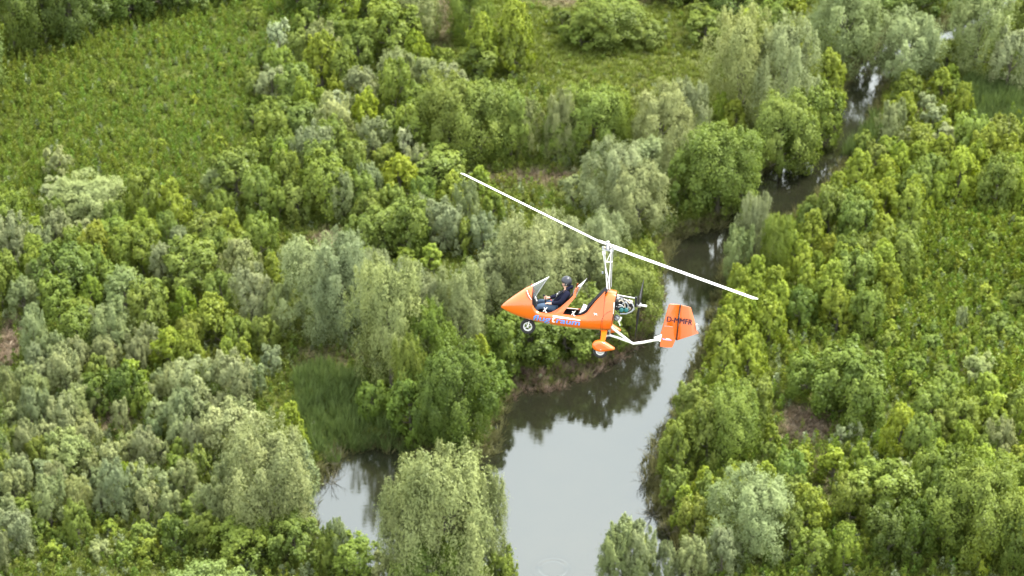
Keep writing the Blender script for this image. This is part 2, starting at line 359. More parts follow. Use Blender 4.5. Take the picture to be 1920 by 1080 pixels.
for v in range(3):
    proto('W', 'S', v, 2.4, 1.0, 'willow', 9, 6, 34, .20, .07, lobe=(.32, .5), fly=.12)
    proto('G', 'S', v, 2.2, 1.1, 'bush', 9, 7, 32, .18, .095, lobe=(.32, .5), fly=.05)
    proto('Y', 'S', v, 2.4, 1.0, 'cone', 9, 7, 30, .17, .085, lobe=(.3, .46), fly=.08)
    proto('P', 'S', v, 2.4, 0.9, 'willow', 9, 5, 18, .20, .10, lobe=(.3, .46), fly=.25)

# base colours (leaf reflectance)
TONE = {'W': (0.172, 0.206, 0.086), 'G': (0.122, 0.166, 0.029), 'Y': (0.160, 0.210, 0.025), 'P': (0.20, 0.23, 0.13)}
# tone letter: extra adjustment
ADJ = {'': (1, 1, 1), 'd': (.60, .64, .64), 'b': (.98, .98, 1.06), 'y': (1.12, 1.1, .85), 'o': (1.04, .98, .9), 'l': (1.13, 1.13, 1.06), 'g': (.84, .90, .82)}
ADJW = {'': '', 'd': 'dark ', 'b': 'bluish ', 'y': 'yellowish ', 'o': 'olive ', 'l': 'pale ', 'g': 'deep-toned '}
KIND = {'W': ('willow_tree', 'grey-green willow'), 'G': ('broadleaf_tree', 'green broadleaf tree'), 'Y': ('birch_tree', 'yellow-green birch'), 'P': ('sapling', 'thin whitish sapling')}

# (kind+tone, centre x, top y, bottom y, width[, label, short phrase]) traced from the photograph
TREES = [
# dark wood, upper left
('Gd',30,-40,128,95,'dark broadleaf tree at the far corner of the sapling field','the dark corner tree'),('Gd',88,-50,118,105),('Gd',135,-35,112,110),('Gd',185,-25,72,105),('Gd',245,-35,62,95),('Gd',300,-45,52,100),('Gd',352,-45,44,90),
('W',112,-2,48,34),('Y',22,48,92,46),('Gd',420,-45,22,80),
('P',527,52,140,46,'lone whitish sapling standing at the edge of the sapling field','the lone pale sapling'),
('Gd',600,-25,70,70),('G',575,30,90,50),('Gd',555,-30,40,60),
('W',512,138,205,64),('Y',606,74,195,84,'yellow-green birch with a bushy top behind the whitish shrub','the bushy yellow birch'),('Y',570,160,262,56),('G',560,205,292,96),('G',520,195,270,60),('Y',603,178,255,44),
('Pl',636,190,260,46,'small whitish shrub tucked between green birches','the small whitish shrub'),('W',110,288,350,48,'grey rounded bush alone near the lower edge of the field','the lone grey bush'),
('G',447,300,405,100,'bright green leafy tree at the lower corner of the field','the bright green corner tree'),('Yg',530,280,385,66),('W',405,330,400,50),('G',490,330,430,70),
# upper centre
('W',778,-12,110,94,'tall pale willow at the top edge beside the grass strip','the tall pale top-edge willow'),('G',735,18,142,116,'broad green tree in front of the tall pale willow','the broad green upper tree'),('Yy',782,72,165,62),('G',672,75,155,66),
('Wl',800,126,222,68,'pale grey pointed willow above the round hedge','the pointed pale willow'),('Yy',690,180,278,66,'bright yellow-green birch beside the whitish shrub','the bright yellow birch'),('Yo',675,138,195,52),('Go',742,130,245,66),('Gd',690,-15,58,66),('W',684,-5,44,44),('G',640,100,190,60),
('G',880,-25,98,84),('Y',962,12,158,84,'tall yellow-green tree in the middle of the meadow','the tall yellow-green meadow tree'),('Yo',905,42,168,66),('Go',900,98,172,84),('G',960,75,160,60),
('G',1142,20,118,150,'wide round green thicket alone in the upper meadow','the round meadow thicket'),('Gd',1054,30,74,46),('G',1215,55,112,70),('G',1090,50,112,70),
('Go',782,205,318,80),('Go',843,168,328,120,'round olive-green tree at the left of the long hedge','the first hedge tree'),('G',900,175,330,130),('G',958,192,326,90),('W',992,208,322,56,'slim grey willow in the middle of the long hedge','the slim hedge willow'),('W',1052,198,330,66),('G',1048,232,328,72),('G',1112,184,330,118,'round green tree at the right of the long hedge','the last hedge tree'),('G',1150,192,325,80),('Y',1060,180,250,50),
('W',1240,192,335,116,'pale willow with a broad crown at the river bend','the broad bend willow'),('W',1288,174,305,72),('W',1155,292,445,116),('Wl',1222,280,375,84),('W',1075,346,412,52),('W',1195,330,470,110,'tall pale willow directly behind the rotor mast','the willow behind the mast'),
('W',700,238,322,62),('G',662,268,335,70),('Yy',752,308,398,86,'bright yellow conical birch left of the rotor tip','the bright conical birch'),('G',822,304,372,108),('G',720,290,350,50),('W',775,215,300,60),('Pl',760,255,330,36),
# top row
('Gd',1262,-28,28,96),('Gd',1180,-30,18,84),('Gd',1330,-40,30,100),('Gd',1310,20,72,60),('G',1322,40,108,84),('Gd',1372,-15,75,90),('G',1420,-30,50,80),('Yy',1405,32,92,60),('Y',1482,4,88,74),('G',1450,20,90,60),
('Wl',1385,58,265,132,'left half of the huge silver willow above the river','the huge silver willow'),('Wl',1468,70,278,116,'silver willow crown joined to the huge willow on its river side','the twin silver willow'),('G',1462,190,345,120,'deep green tree below the huge silver willow over the water','the deep green bank tree'),('G',1528,165,292,86),('Gg',1500,220,335,80),
('Y',1550,104,220,84,'yellow-green tree leaning over the narrow dark channel','the leaning channel tree'),('Yo',1508,92,175,52),
('W',1578,-18,158,136,'large grey willow across from the narrow channel mouth','the large channel willow'),('W',1702,50,190,126,'round grey willow on the right bank of the narrow channel','the round right-bank willow'),('W',1826,-6,170,124,'tall grey willow near the upper right corner','the tall corner willow'),('W',1886,78,196,76),('Y',1890,50,105,50),('G',1655,-30,62,100),('Gd',1610,34,120,56),('Gd',1725,-30,48,76),('Gd',1780,-50,10,80),('G',1912,12,100,50),
('Yd',1700,148,222,66),('Y',1762,142,210,56),('Y',1802,172,252,50),('W',1666,208,305,56,'small grey willow bush right of the dark channel','the small channel willow'),('Y',1692,188,262,62),('Y',1722,250,335,74),('Y',1762,268,352,70),('Y',1660,270,330,60),('Go',1640,285,350,50),
('G',1345,250,438,150,'large green tree overhanging the river inside the bend','the overhanging green tree'),('Y',1352,190,262,46),('Yo',1375,205,278,56),('G',1300,300,425,100),('G',1390,300,410,70),('Wo',1285,260,400,80),
# left middle
('Wl',165,352,445,134,'broad pale willow bush below the sapling field','the broad pale field willow'),('W',108,350,402,64),('Y',72,418,478,72),('W',76,438,520,56),('W',148,430,505,62),('G',222,424,505,76),('Gd',130,478,598,116,'dark green rounded tree in the left thicket','the dark left thicket tree'),('Go',272,438,545,86),
('G',362,468,585,118,'broad bright green tree in the left thicket','the bright left thicket tree'),('G',225,515,600,70),('Wg',240,522,628,92,'slim grey-green willow amid the left thicket','the slim thicket willow'),('G',282,538,615,64),('G',112,530,628,76),('W',52,538,628,66),('G',148,588,688,90),('Yo',402,568,675,94,'olive-yellow bushy tree beside the grey willow pair','the olive-yellow tree'),('Yy',322,628,725,76,'small bright yellow birch in the left thicket','the small yellow birch'),
('W',476,520,645,76,'pale willow left of the big round willow','the pale pointed willow'),('Wl',522,553,645,66),('W',598,480,665,130,'big round silver willow in the middle of the left side','the big round silver willow'),('W',650,475,680,120),('W',700,490,640,80),('Py',570,468,540,44,'small cream-coloured bush behind the big round willow','the small cream bush'),('G',450,454,535,76),('Yo',512,488,570,54),
('G',562,358,440,74),('G',490,418,508,66),('G',612,310,438,94),('Go',396,415,485,74),('W',290,368,400,26),('G',540,300,400,60),('W',640,340,440,60),
('W',72,594,705,54),('W',102,638,725,54),('Wl',127,668,768,70,'small pale willow bush in the lower left thicket','the small pale left willow'),('W',202,648,735,54),('W',256,648,728,42),('Y',252,690,770,60),('Wl',366,692,802,86,'pale willow bush left of the reed bed','the pale reed-bed willow'),('W',442,678,795,80),('W',512,664,725,44),('Y',460,650,725,46),('Y',430,648,730,50),('Gd',190,720,800,70),('Gd',235,700,800,60),
('G',770,395,520,84),('W',878,362,470,54,'small pointed pale willow left of the rotor blade','the pointed mid willow'),('G',740,400,500,110,'round green bush between the brown patch and the rotor','the round mid bush'),('W',835,395,500,80),('W',905,420,500,60),('Y',850,340,430,70),('Y',900,330,400,60),('W',790,385,470,50),('G',680,420,510,60),('Pl',825,430,480,40),('Y',810,475,540,60),('Y',760,480,540,60),('Y',690,480,545,60),('W',650,460,540,50),
# river promontory
('Wl',735,514,770,132,'tall silver willow on the river promontory','the tall promontory willow'),('W',765,520,700,90),('Gg',772,712,850,92),('Gg',700,730,815,60),('Gg',805,590,770,90),('W',800,545,720,90),('W',862,528,735,104,'second silver willow on the promontory, just left of the aircraft nose','the second promontory willow'),('Gd',862,665,858,140,'dark green bush at the tip of the promontory','the dark promontory bush'),('G',770,648,825,66),('Gd',820,705,862,90),('Gg',915,680,790,90),('Yo',900,640,760,70),('Gg',820,700,858,80),
('W',1000,440,640,130,'big pale willow behind the pilot','the willow behind the pilot'),('W',1050,430,600,110),('W',915,500,620,96),('W',950,470,600,90),('Gd',990,600,715,130,'dark green riverside tree under the aircraft nose','the dark riverside tree'),('G',1060,590,700,120),('G',1180,500,650,116,'yellow-green tree behind the propeller','the tree behind the propeller'),('G',1120,560,690,110),('W',1100,480,620,100),('W',1130,420,560,90),('Gg',940,600,725,80),('G',1205,470,580,70),
# lower left
('W',65,742,855,44),('W',92,748,850,40),('Wl',122,760,858,58),('Wy',162,794,855,40),('Wy',130,828,928,92,'pale yellowish willow bush in the lower left','the pale yellowish willow'),('Wl',180,738,798,32,'small pale willow at the bare patch','the small bare-patch willow'),('Wl',230,764,840,32),('Wb',342,748,858,64,'bluish-grey willow bush right of the bare patch','the bluish willow'),
('W',278,818,905,54),('W',225,880,995,66),('W',282,928,1008,48),('W',322,934,1008,42),('W',352,878,968,58),('W',370,804,905,42),('Wb',335,806,878,42),('Wl',445,774,910,116,'pale round willow just above the big bank willow','the pale upper bank willow'),('W',512,820,1060,170,'very big pale willow on the lower left river bank','the very big bank willow'),('W',560,850,1000,90),('W',402,918,1018,66),('W',432,868,985,56),
('W',100,905,1018,64),('W',36,968,1068,76),('W',5,1005,1095,44),('W',22,944,1005,34),('G',150,955,1045,56),('Yy',240,878,960,40),('Yy',548,768,875,66,'yellow-green bush at the reed bed edge','the reed-edge bush'),('G',460,990,1090,116),('G',385,975,1065,66),('G',555,980,1085,100),('Gd',330,985,1070,60),('W',20,705,800,44),
# bottom
('W',835,848,1190,190,'great leafy willow at the bottom standing before open water','the great water-side willow'),('W',768,900,1150,120),('W',905,900,1160,96),('Gg',835,1010,1210,170),('G',665,1018,1115,96),('W',636,985,1095,46),('W',722,1038,1125,56),('G',620,1000,1100,50),('Go',940,1030,1180,70),
('W',1170,975,1125,88,'upright willow on the lower bank right of the ripple ring','the upright lower willow'),('W',1150,1000,1135,60),('W',1200,985,1130,70),('Yo',1202,1008,1125,56),('W',1246,1018,1125,44),('Wl',1292,1016,1120,64),
# right bank
('W',1412,384,535,64,'single grey willow on the right bank of the river','the single right-bank willow'),('Wg',1380,440,560,60),('G',1450,420,560,60),
('W',1410,904,1080,152,'wide grey-green willow near the lower right river bank','the wide lower willow'),('W',1350,1000,1110,66,'small pale willow below the wide lower willow','the small lower willow'),('Go',1300,940,1050,70),('G',1362,738,905,116,'bright green tree on the right bank opposite the dark bush','the bright right-bank tree'),('G',1325,760,905,90),('G',1405,718,860,80),('G',1270,800,920,70),('Yy',1432,878,938,56),
('Gg',1588,662,818,140,'dark green spreading tree above the brown clearing','the spreading clearing tree'),('Gg',1610,700,830,90),('G',1510,672,772,84),('Yy',1682,768,885,76,'yellow-topped tree right of the brown clearing','the yellow-topped tree'),('Pl',1600,799,842,26),('Pl',1574,808,848,22,'whitish sapling at the rim of the brown clearing','the clearing sapling'),
('G',1650,880,1010,146,'round green tree in the lower right woodland','the round woodland tree'),('Wb',1690,874,930,44,'bluish treetop poking out of the lower right woodland','the bluish treetop'),('Go',1832,876,1085,164,'large light green tree at the lower right','the large lower right tree'),('G',1765,900,1060,110),('G',1742,848,990,86),('Yo',1510,918,1035,94),('G',1522,1004,1095,76),('Gd',1705,950,1080,80),('Yy',1830,1008,1095,56),('Gd',1660,960,1085,90),
('Y',1600,700,790,80),('W',1870,800,900,60),('G',1720,790,900,70),('Y',1800,800,900,70),('G',1900,950,1090,80),('Y',1905,760,870,60),('Wl',1798,588,650,24,'single pale sapling standing out of the right-hand scrub','the pale scrub sapling'),('Wl',1830,680,745,60),('Y',1720,860,950,60),('G',1785,850,950,60),('Y',1880,860,960,60),('Y',1610,840,930,60),('Yo',1560,850,930,70),('G',1590,900,1010,80),('Yo',1500,850,920,60),
('Y',1440,940,1040,40),('G',1480,960,1070,60),('Y',1580,990,1095,70),
]
# fill zones: (polygon px, kinds weights, width range px, spacing px)
FILL = [
 ([(1500,330),(1640,290),(1800,330),(1920,330),(1920,440),(1720,450),(1690,560),(1640,660),(1520,640),(1440,680),(1400,760),(1290,790),(1300,690),(1345,600),(1390,480),(1480,420)], 'YYYYGYYG', (50, 84), 31, 1.5),
 ([(1640,650),(1700,560),(1920,450),(1920,780),(1780,780),(1700,760)], 'YYGYG', (28, 46), 40, 1.1),
 ([(1780,760),(1920,760),(1920,1080),(1700,1080),(1700,860)], 'YGGY', (60, 90), 46, 1.2),
 ([(1230,830),(1330,780),(1480,850),(1500,1080),(1300,1060),(1230,930)], 'YGGY', (44, 74), 38, 1.4),
 ([(0,470),(100,440),(420,440),(480,520),(500,660),(560,690),(420,760),(300,720),(150,700),(0,640)], 'GGWGGWY', (48, 80), 42, 1.55),
 ([(0,700),(200,700),(480,760),(470,860),(330,1000),(0,1000)], 'WWWGW', (32, 58), 33, 1.6),
 ([(0,860),(240,860),(420,1000),(420,1080),(0,1080)], 'GYWG', (36, 60), 44, 1.0),
 ([(480,330),(560,290),(720,300),(900,350),(960,420),(900,500),(700,500),(560,440),(380,430)], 'GGWG', (44, 76), 44, 1.45),
 ([(480,150),(640,60),(840,120),(860,220),(760,300),(640,300),(520,280)], 'GGYWG', (44, 76), 40, 1.3),
 ([(1250,0),(1500,0),(1480,60),(1340,100),(1260,60)], 'GGY', (50, 80), 46, 1.3),
 ([(1640,200),(1780,130),(1920,180),(1920,330),(1600,330)], 'YGYW', (36, 66), 44, 1.1),
 ([(480,60),(520,70),(520,150),(500,280),(470,260)], 'GYG', (22, 40), 44, 1.2),
 ([(20,150),(400,60),(480,220),(380,330),(80,420),(0,400)], 'YG', (18, 30), 95, 1.1),
 ([(0,0),(400,0),(380,30),(60,110),(0,130)], 'GGG', (70, 100), 50, 1.2),
]
rgen = random.Random(11)
def place_tree(code, cx, top, bot, wd, label, group, extra=1.0):
    k = code[0]; tone = code[1:] if len(code) > 1 else ''
    m = mpp(cx, bot); by = bot - 0.36 * wd * SP; p = ground(cx, by); m = mpp(cx, by)
    p.z = float(terrain_z([[p.x, p.y]])[0]); p.z = max(p.z, 0.15)
    Rr = wd * m * .5; Hh = max((by - top) * m / CP - 0.15, Rr * 1.2)
    size = 'L' if max(Hh / 2, Rr) > 2.9 else ('M' if max(Hh / 2, Rr) > 1.5 else 'S')
    if (k, size) not in PROTO: size = {'Y': 'M'}.get(k, 'S') if size == 'L' else 'S'
    if (k, size) not in PROTO: size = 'S'
    cm, tm, H0, R0 = rgen.choice(PROTO[(k, size)])
    root = empty(KIND[k][0]); root.location = p; root.rotation_euler = (0, 0, rgen.uniform(0, 6.28)); root.scale = (Rr / R0 * 1.02, Rr / R0 * 1.02, Hh / H0)
    cr_ = link('crown', cm, root); tr_ = link('trunk', tm, root)
    a = TONE[k]; b = ADJ[tone]; j = rgen.uniform(.9, 1.12); jy = rgen.uniform(.95, 1.08)
    cr_.color = (a[0] * b[0] * j * jy, a[1] * b[1] * j, a[2] * b[2] * j * rgen.uniform(.85, 1.15), 1)
    cat = 'tree' if size != 'S' else 'bush'
    tag(root, label, cat, group); return root, size, (cx, (top + bot) / 2)
def inpoly(p, poly):
    c = False; n = len(poly)
    for i in range(n):
        (x1, y1), (x2, y2) = poly[i], poly[(i + 1) % n]
        if (y1 > p[1]) != (y2 > p[1]) and p[0] < (x2 - x1) * (p[1] - y1) / (y2 - y1) + x1: c = not c
    return c
placed = []
for t in TREES:
    lab, short = (t[5], t[6]) if len(t) > 5 else (None, None)
    r, s, c = place_tree(*t[:5], lab, None); placed.append(dict(o=r, code=t[0], size=s, c=c, bot=t[3], w=t[4], top=t[2], label=lab, short=short))
CLEAR = [(1508,808,62,44),(620,466,46,24),(20,660,26,60),(640,700,110,90),(1000,350,100,26),(210,800,40,34),(1100,30,150,60),(1250,110,90,60),(1330,60,60,50),(830,60,30,100),(620,760,70,90),(1870,240,70,60)]
def near_hand(x, y, wd):
    for q in placed:
        if q.get('fill'):
            if abs(q['c'][0] - x) < q['sp'] and abs(q['bot'] - y) < q['sp'] * .55: return True
        else:
            if abs(q['c'][0] - x) < .42 * (q['w'] + wd) * .62 and abs(q['bot'] - y) < .25 * (q['w'] + wd): return True
            if q['top'] + 8 < y - wd * 1.1 and y < q['bot'] and abs(q['c'][0] - x) < q['w'] * .42 : return True   # hidden or covering
    return False
for poly, kinds, (w0, w1), sp, asp in FILL:
    xs = [p[0] for p in poly]; ys = [p[1] for p in poly]
    for _ in range(900):
        x = rgen.uniform(min(xs), max(xs)); y = rgen.uniform(min(ys), max(ys)); wd = rgen.uniform(w0, w1)
        if not inpoly((x, y), poly) or near_hand(x, y, wd): continue
        if any(((x - a) / c) ** 2 + ((y - b) / d) ** 2 < 1 for a, b, c, d in CLEAR): continue
        g = ground(x, y - .3 * wd * SP)
        if river_sd([[g.x, g.y]])[0] < 0.35 * wd * mpp(x, y): continue
        tp = y - wd * asp; tall = wd * asp
        if any(inpoly(q, RIV) for q in ((x, tp + 4), (x - .38 * wd, tp + .35 * tall), (x + .38 * wd, tp + .35 * tall), (x - .4 * wd, y - .3 * tall), (x + .4 * wd, y - .3 * tall))): continue
        if any(((q_ - a) / c) ** 2 + ((r_ - b) / d) ** 2 < .8 for a, b, c, d in CLEAR[:6] for q_, r_ in ((x, tp + 5), (x, tp + .4 * tall), (x - .3 * wd, tp + .4 * tall), (x + .3 * wd, tp + .4 * tall))): continue
        code = rgen.choice(kinds) + rgen.choice(['', '', '', '', 'o', 'g', 'l', ''])
        code = code.replace('Wl', 'W') if wd < 50 else code
        r, s, c = place_tree(code, x, y - wd * asp, y, wd, None, None)
        placed.append(dict(o=r, code=code, size=s, c=c, bot=y, w=wd, top=y - wd * asp, label=None, short=None, fill=True, sp=sp))
# labels of the others: by look, size and bearing from the nearest landmark tree
marks = [q for q in placed if q['short']]
buckets = {}
for q in placed:
    if q['label']: continue
    best = min(marks, key=lambda m: (m['c'][0] - q['c'][0]) ** 2 + ((m['bot'] - q['bot']) * 1.6) ** 2)
    dx = q['c'][0] - best['c'][0]; dy = (q['bot'] - best['bot']) * 1.6
    rel = ('right of' if dx > 0 else 'left of') if abs(dx) > abs(dy) else ('in front of' if dy > 0 else 'behind')
    sz = 'low' if q['w'] < 46 else ('medium-sized' if q['w'] < 74 else 'large')
    desc = f"{sz} {ADJW[q['code'][1:]]}{KIND[q['code'][0]][1]}"
    buckets.setdefault((desc, rel, best['short']), []).append((dx * dx + dy * dy, id(q), q))
ORD = ['nearest', 'second', 'third', 'fourth', 'fifth', 'sixth', 'seventh', 'eighth', 'ninth', 'tenth', 'eleventh', 'twelfth']
for (desc, rel, short), v in buckets.items():
    v.sort(key=lambda a: a[:2])
    for i, (_, _, q) in enumerate(v):
        q['o']['label'] = f"{desc} {rel} {short}" if len(v) == 1 else f"{ORD[min(i, 11)]} {desc} {rel} {short}"
GR = {'W': 'willows of the floodplain', 'G': 'broadleaf trees of the floodplain', 'Y': 'birches of the floodplain', 'P': 'pale saplings of the floodplain'}
for q in placed: q['o']['group'] = GR[q['code'][0]]
print('TREES', len(placed), {k: sum(1 for q in placed if q['code'][0] == k) for k in 'WGYP'})
# ================================================================ undergrowth (stuff), instanced by geometry nodes
def tuft_mesh(name, seed, n, h, r, L_, W_, blade=False):
    rg = np.random.RandomState(seed)
    if blade:
        a = rg.uniform(0, 6.28, n); b = np.column_stack([np.cos(a), np.sin(a), np.zeros(n)]) * rg.uniform(0, r, (n, 1))
        lean = np.column_stack([np.cos(a), np.sin(a), np.zeros(n)]) * rg.uniform(.1, .45, (n, 1)) * h + rg.normal(0, .06, (n, 3)) * h
        hh = h * rg.uniform(.6, 1.05, (n, 1)); top = b + lean; top[:, 2] = hh[:, 0]
        mid = b + lean * .35; mid[:, 2] = hh[:, 0] * .55
        s = np.column_stack([-np.sin(a + .7), np.cos(a + .7), np.zeros(n)]) * W_ * .5
        V = np.stack([b, mid + s, top, mid - s], 1).reshape(-1, 3)
    else:
        t = rg.uniform(.08, 1, n); a = rg.uniform(0, 6.28, n); rad = r * np.sqrt(np.clip(1.05 - t, 0, 1)) * rg.uniform(.2, 1, n)
        c = np.column_stack([np.cos(a) * rad, np.sin(a) * rad, t * h])
        o = np.column_stack([np.cos(a), np.sin(a), np.full(n, .6)]); d = unit(o + rg.normal(0, .5, (n, 3))); s = unit(np.cross(d, rg.normal(size=(n, 3)) + o))
        l = L_ * rg.uniform(.6, 1.3, (n, 1)); wd = W_ * rg.uniform(.7, 1.3, (n, 1))
        V = np.stack([c - d * l * .5, c + s * wd * .5, c + d * l * .5, c - s * wd * .5], 1).reshape(-1, 3)
    me = quads_mesh(name, V, np.arange(n * 4).reshape(-1, 4), [M_TUFT])
    at = me.attributes.new('tint', 'FLOAT', 'POINT'); at.data.foreach_set('value', np.repeat(rg.uniform(.2, .8, n).astype(np.float32), 4)); return me
def variants(cname, fn, k):
    c = bpy.data.collections.new(cname)
    for i in range(k): c.objects.link(bpy.data.objects.new(f'{cname}_{i}', fn(i)))
    return c
C_SAP = variants('sapling_source', lambda i: tuft_mesh('sapling_source', 40 + i, 64, 1.0, .42, .17, .11), 6)
C_GRASS = variants('grass_source', lambda i: tuft_mesh('grass_source', 80 + i, 16, 1.0, .35, 0, .10, True), 4)
C_REED = variants('reed_source', lambda i: tuft_mesh('reed_source', 120 + i, 18, 1.0, .22, 0, .045, True), 4)
C_WOOD = bpy.data.collections.new('woodland_source')
for i, key in enumerate([('G', 'L'), ('W', 'L'), ('G', 'M'), ('Y', 'M')]):
    mm_ = PROTO[key][i % 3][0].copy(); mm_.materials.clear(); mm_.materials.append(M_TUFT); C_WOOD.objects.link(bpy.data.objects.new(f'woodland_source_{i}', mm_))
def scatter(name, coll, P, scl, colr, seed, label=None):
    n = len(P); me = bpy.data.meshes.new(name); me.vertices.add(n)
    z = np.maximum(terrain_z(P), -0.25) if len(P) else P
    me.vertices.foreach_set('co', np.column_stack([P, z - .03]).astype(np.float32).ravel())
    rg = np.random.RandomState(seed)
    def att(nm, ty, val, f='value'):
        a = me.attributes.new(nm, ty, 'POINT'); a.data.foreach_set(f, np.asarray(val, np.float32).ravel() if ty != 'INT' else np.asarray(val, np.int32))
    att('scl', 'FLOAT_VECTOR', scl, 'vector'); att('rotv', 'FLOAT_VECTOR', np.column_stack([rg.normal(0, .08, n), rg.normal(0, .08, n), rg.uniform(0, 6.28, n)]), 'vector')
    att('idx', 'INT', rg.randint(0, 99, n)); att('tintcol', 'FLOAT_COLOR', np.column_stack([colr, np.ones(n)]), 'color')
    o = link(name, me); ng = bpy.data.node_groups.new(name, 'GeometryNodeTree')
    ng.interface.new_socket('Geometry', in_out='INPUT', socket_type='NodeSocketGeometry'); ng.interface.new_socket('Geometry', in_out='OUTPUT', socket_type='NodeSocketGeometry')
    g = ng.nodes; l = ng.links; gi = g.new('NodeGroupInput'); go = g.new('NodeGroupOutput'); ip = g.new('GeometryNodeInstanceOnPoints'); ci = g.new('GeometryNodeCollectionInfo')
    ci.inputs['Collection'].default_value = coll; ci.inputs['Separate Children'].default_value = True; ci.inputs['Reset Children'].default_value = True
    ip.inputs['Pick Instance'].default_value = True
    def na(nm, dt):
        x = g.new('GeometryNodeInputNamedAttribute'); x.data_type = dt; x.inputs['Name'].default_value = nm; return x.outputs['Attribute']
    l.new(gi.outputs[0], ip.inputs['Points']); l.new(ci.outputs[0], ip.inputs['Instance']); l.new(na('idx', 'INT'), ip.inputs['Instance Index'])
    l.new(na('rotv', 'FLOAT_VECTOR'), ip.inputs['Rotation']); l.new(na('scl', 'FLOAT_VECTOR'), ip.inputs['Scale']); l.new(ip.outputs[0], go.inputs[0])
    md = o.modifiers.new('scatter', 'NODES'); md.node_group = ng
    return tag(o, label, kind='stuff')
def px_arr(P):
    P = np.asarray(P); y = P[:, 1]; f = y * CP + HCAM * SP
    return np.column_stack([960 + FPX * P[:, 0] / f, 540 - FPX * (y * SP - HCAM * CP) / f])
def poly_mask(Q, poly):
    c = np.zeros(len(Q), bool); n = len(poly)
    for i in range(n):
        (x1, y1), (x2, y2) = poly[i], poly[(i + 1) % n]
        cc = (y1 > Q[:, 1]) != (y2 > Q[:, 1])
        with np.errstate(divide='ignore', invalid='ignore'): c ^= cc & (Q[:, 0] < (x2 - x1) * (Q[:, 1] - y1) / (y2 - y1) + x1)
    return c
rg = np.random.RandomState(3)
NP = 250000
P = np.column_stack([rg.uniform(-76, 80, NP), rg.uniform(114, 262, NP)])
Q = px_arr(P); keep = (Q[:, 0] > -460) & (Q[:, 0] < 2380) & (Q[:, 1] > -150) & (Q[:, 1] < 1230)
P = P[keep]; Q = Q[keep]; sd_ = river_sd(P); k = sd_ > 0.15; P, Q, sd_ = P[k], Q[k], sd_[k]
D = dirt(P); wv = wav(P, 8, 32)
MEADOW = [(835,-60),(1330,-60),(1340,110),(1330,190),(1200,240),(1000,180),(990,150),(870,180),(820,120)]
FIELD = [(-200,120),(200,60),(400,0),(560,-60),(600,60),(490,140),(500,290),(400,340),(300,400),(120,440),(-200,430)]
SCRUB = [(1690,430),(2100,380),(2100,800),(1800,790),(1660,740),(1640,640)]
RIGHT = [(1290,800),(1340,560),(1450,420),(1640,250),(1750,150),(2100,100),(2100,1250),(1200,1250),(1200,950)]
mead = poly_mask(Q, MEADOW); field = poly_mask(Q, FIELD); scrub = poly_mask(Q, SCRUB); right = poly_mask(Q, RIGHT)
REEDB = [(548,725),(600,700),(690,745),(720,800),(770,850),(640,850),(625,880),(590,870),(560,780)]
REEDR = [(1640,215),(1660,270),(1610,300),(1565,300),(1600,260)]
REEDR2 = [(1800,170),(1930,160),(1930,330),(1840,320),(1790,260)]
reedz = poly_mask(Q, REEDB) | poly_mask(Q, REEDR) | poly_mask(Q, REEDR2)
u = rg.rand(len(P))
# saplings / tall herbs
dens = np.where(field, .62, np.where(scrub, .80, np.where(mead, .10, .42))) * np.clip(1.1 - 1.1 * D, 0.03, 1) * np.clip(1 + .5 * wv, .35, 1.3) * np.where(reedz, .1, 1)
k = u < dens
Ps = P[k]; n = len(Ps); f_, s_, m_, r_ = field[k], scrub[k], mead[k], right[k]
hgt = np.where(f_, rg.uniform(.45, 1.35, n), np.where(s_, rg.uniform(.8, 1.9, n), np.where(m_, rg.uniform(.3, .7, n), rg.uniform(.45, 1.3, n)))) * np.clip(1 + .6 * wv[k], .5, 1.6)
hgt *= np.clip(.4 + sd_[k] * .5, .45, 1)
wid = np.where(f_, .74, .80) * rg.uniform(.8, 1.3, n) * (0.55 + .45 * hgt)
base = np.where((f_ | s_ | r_ | m_)[:, None], [[.138, .180, .028]], [[.114, .152, .026]])
var = np.clip(rg.normal(1, .16, (n, 1)), .6, 1.5); var = var * np.clip(1 + .22 * wav(Ps, 10, 30), .7, 1.35)[:, None]; yel = np.clip(1 + .14 * wav(Ps, 4, 24) + rg.normal(0, .08, n), .75, 1.4)
var *= np.where(f_, .9, 1.0)[:, None]; colr = base * var; colr[:, 0] *= yel
sil = rg.rand(n) < np.where(f_ | s_, .03, .12); colr[sil] = np.array([.165, .2, .1]) * var[sil]
scatter('sapling_scrub', C_SAP, Ps, np.column_stack([wid, wid, hgt]), colr, 5, 'dense lime-green saplings and tall herbs covering the floodplain')
# grass
u2 = rg.rand(len(P)); k = u2 < np.where(mead, .95, .42) * np.clip(1.05 - .75 * D, .12, 1)
k |= (D > .2) & (u2 < .5)
k |= (sd_ < 1.2) & (u2 < .8)
Pg = P[k]; n = len(Pg); h = rg.uniform(.22, .5, n) * np.where(mead[k], 1, 1.1); wg = rg.uniform(.7, 1.3, n) * .8
c1 = np.array([.115, .148, .024]); c2 = np.array([.19, .145, .10]); mixv = np.clip(D[k] * 1.15 + .12 * rg.normal(size=n) + np.clip(.25 * wav(Pg, 4, 20), 0, 1) * mead[k] + np.where(sd_[k] < .9, .5, 0), 0, 1)[:, None]
colg = (c1 * (1 - mixv) + c2 * mixv) * np.clip(rg.normal(1, .15, (n, 1)), .6, 1.5)
scatter('meadow_grass', C_GRASS, Pg, np.column_stack([wg, wg, h]), colg, 6, 'yellow-green grass tufts growing between the bushes')
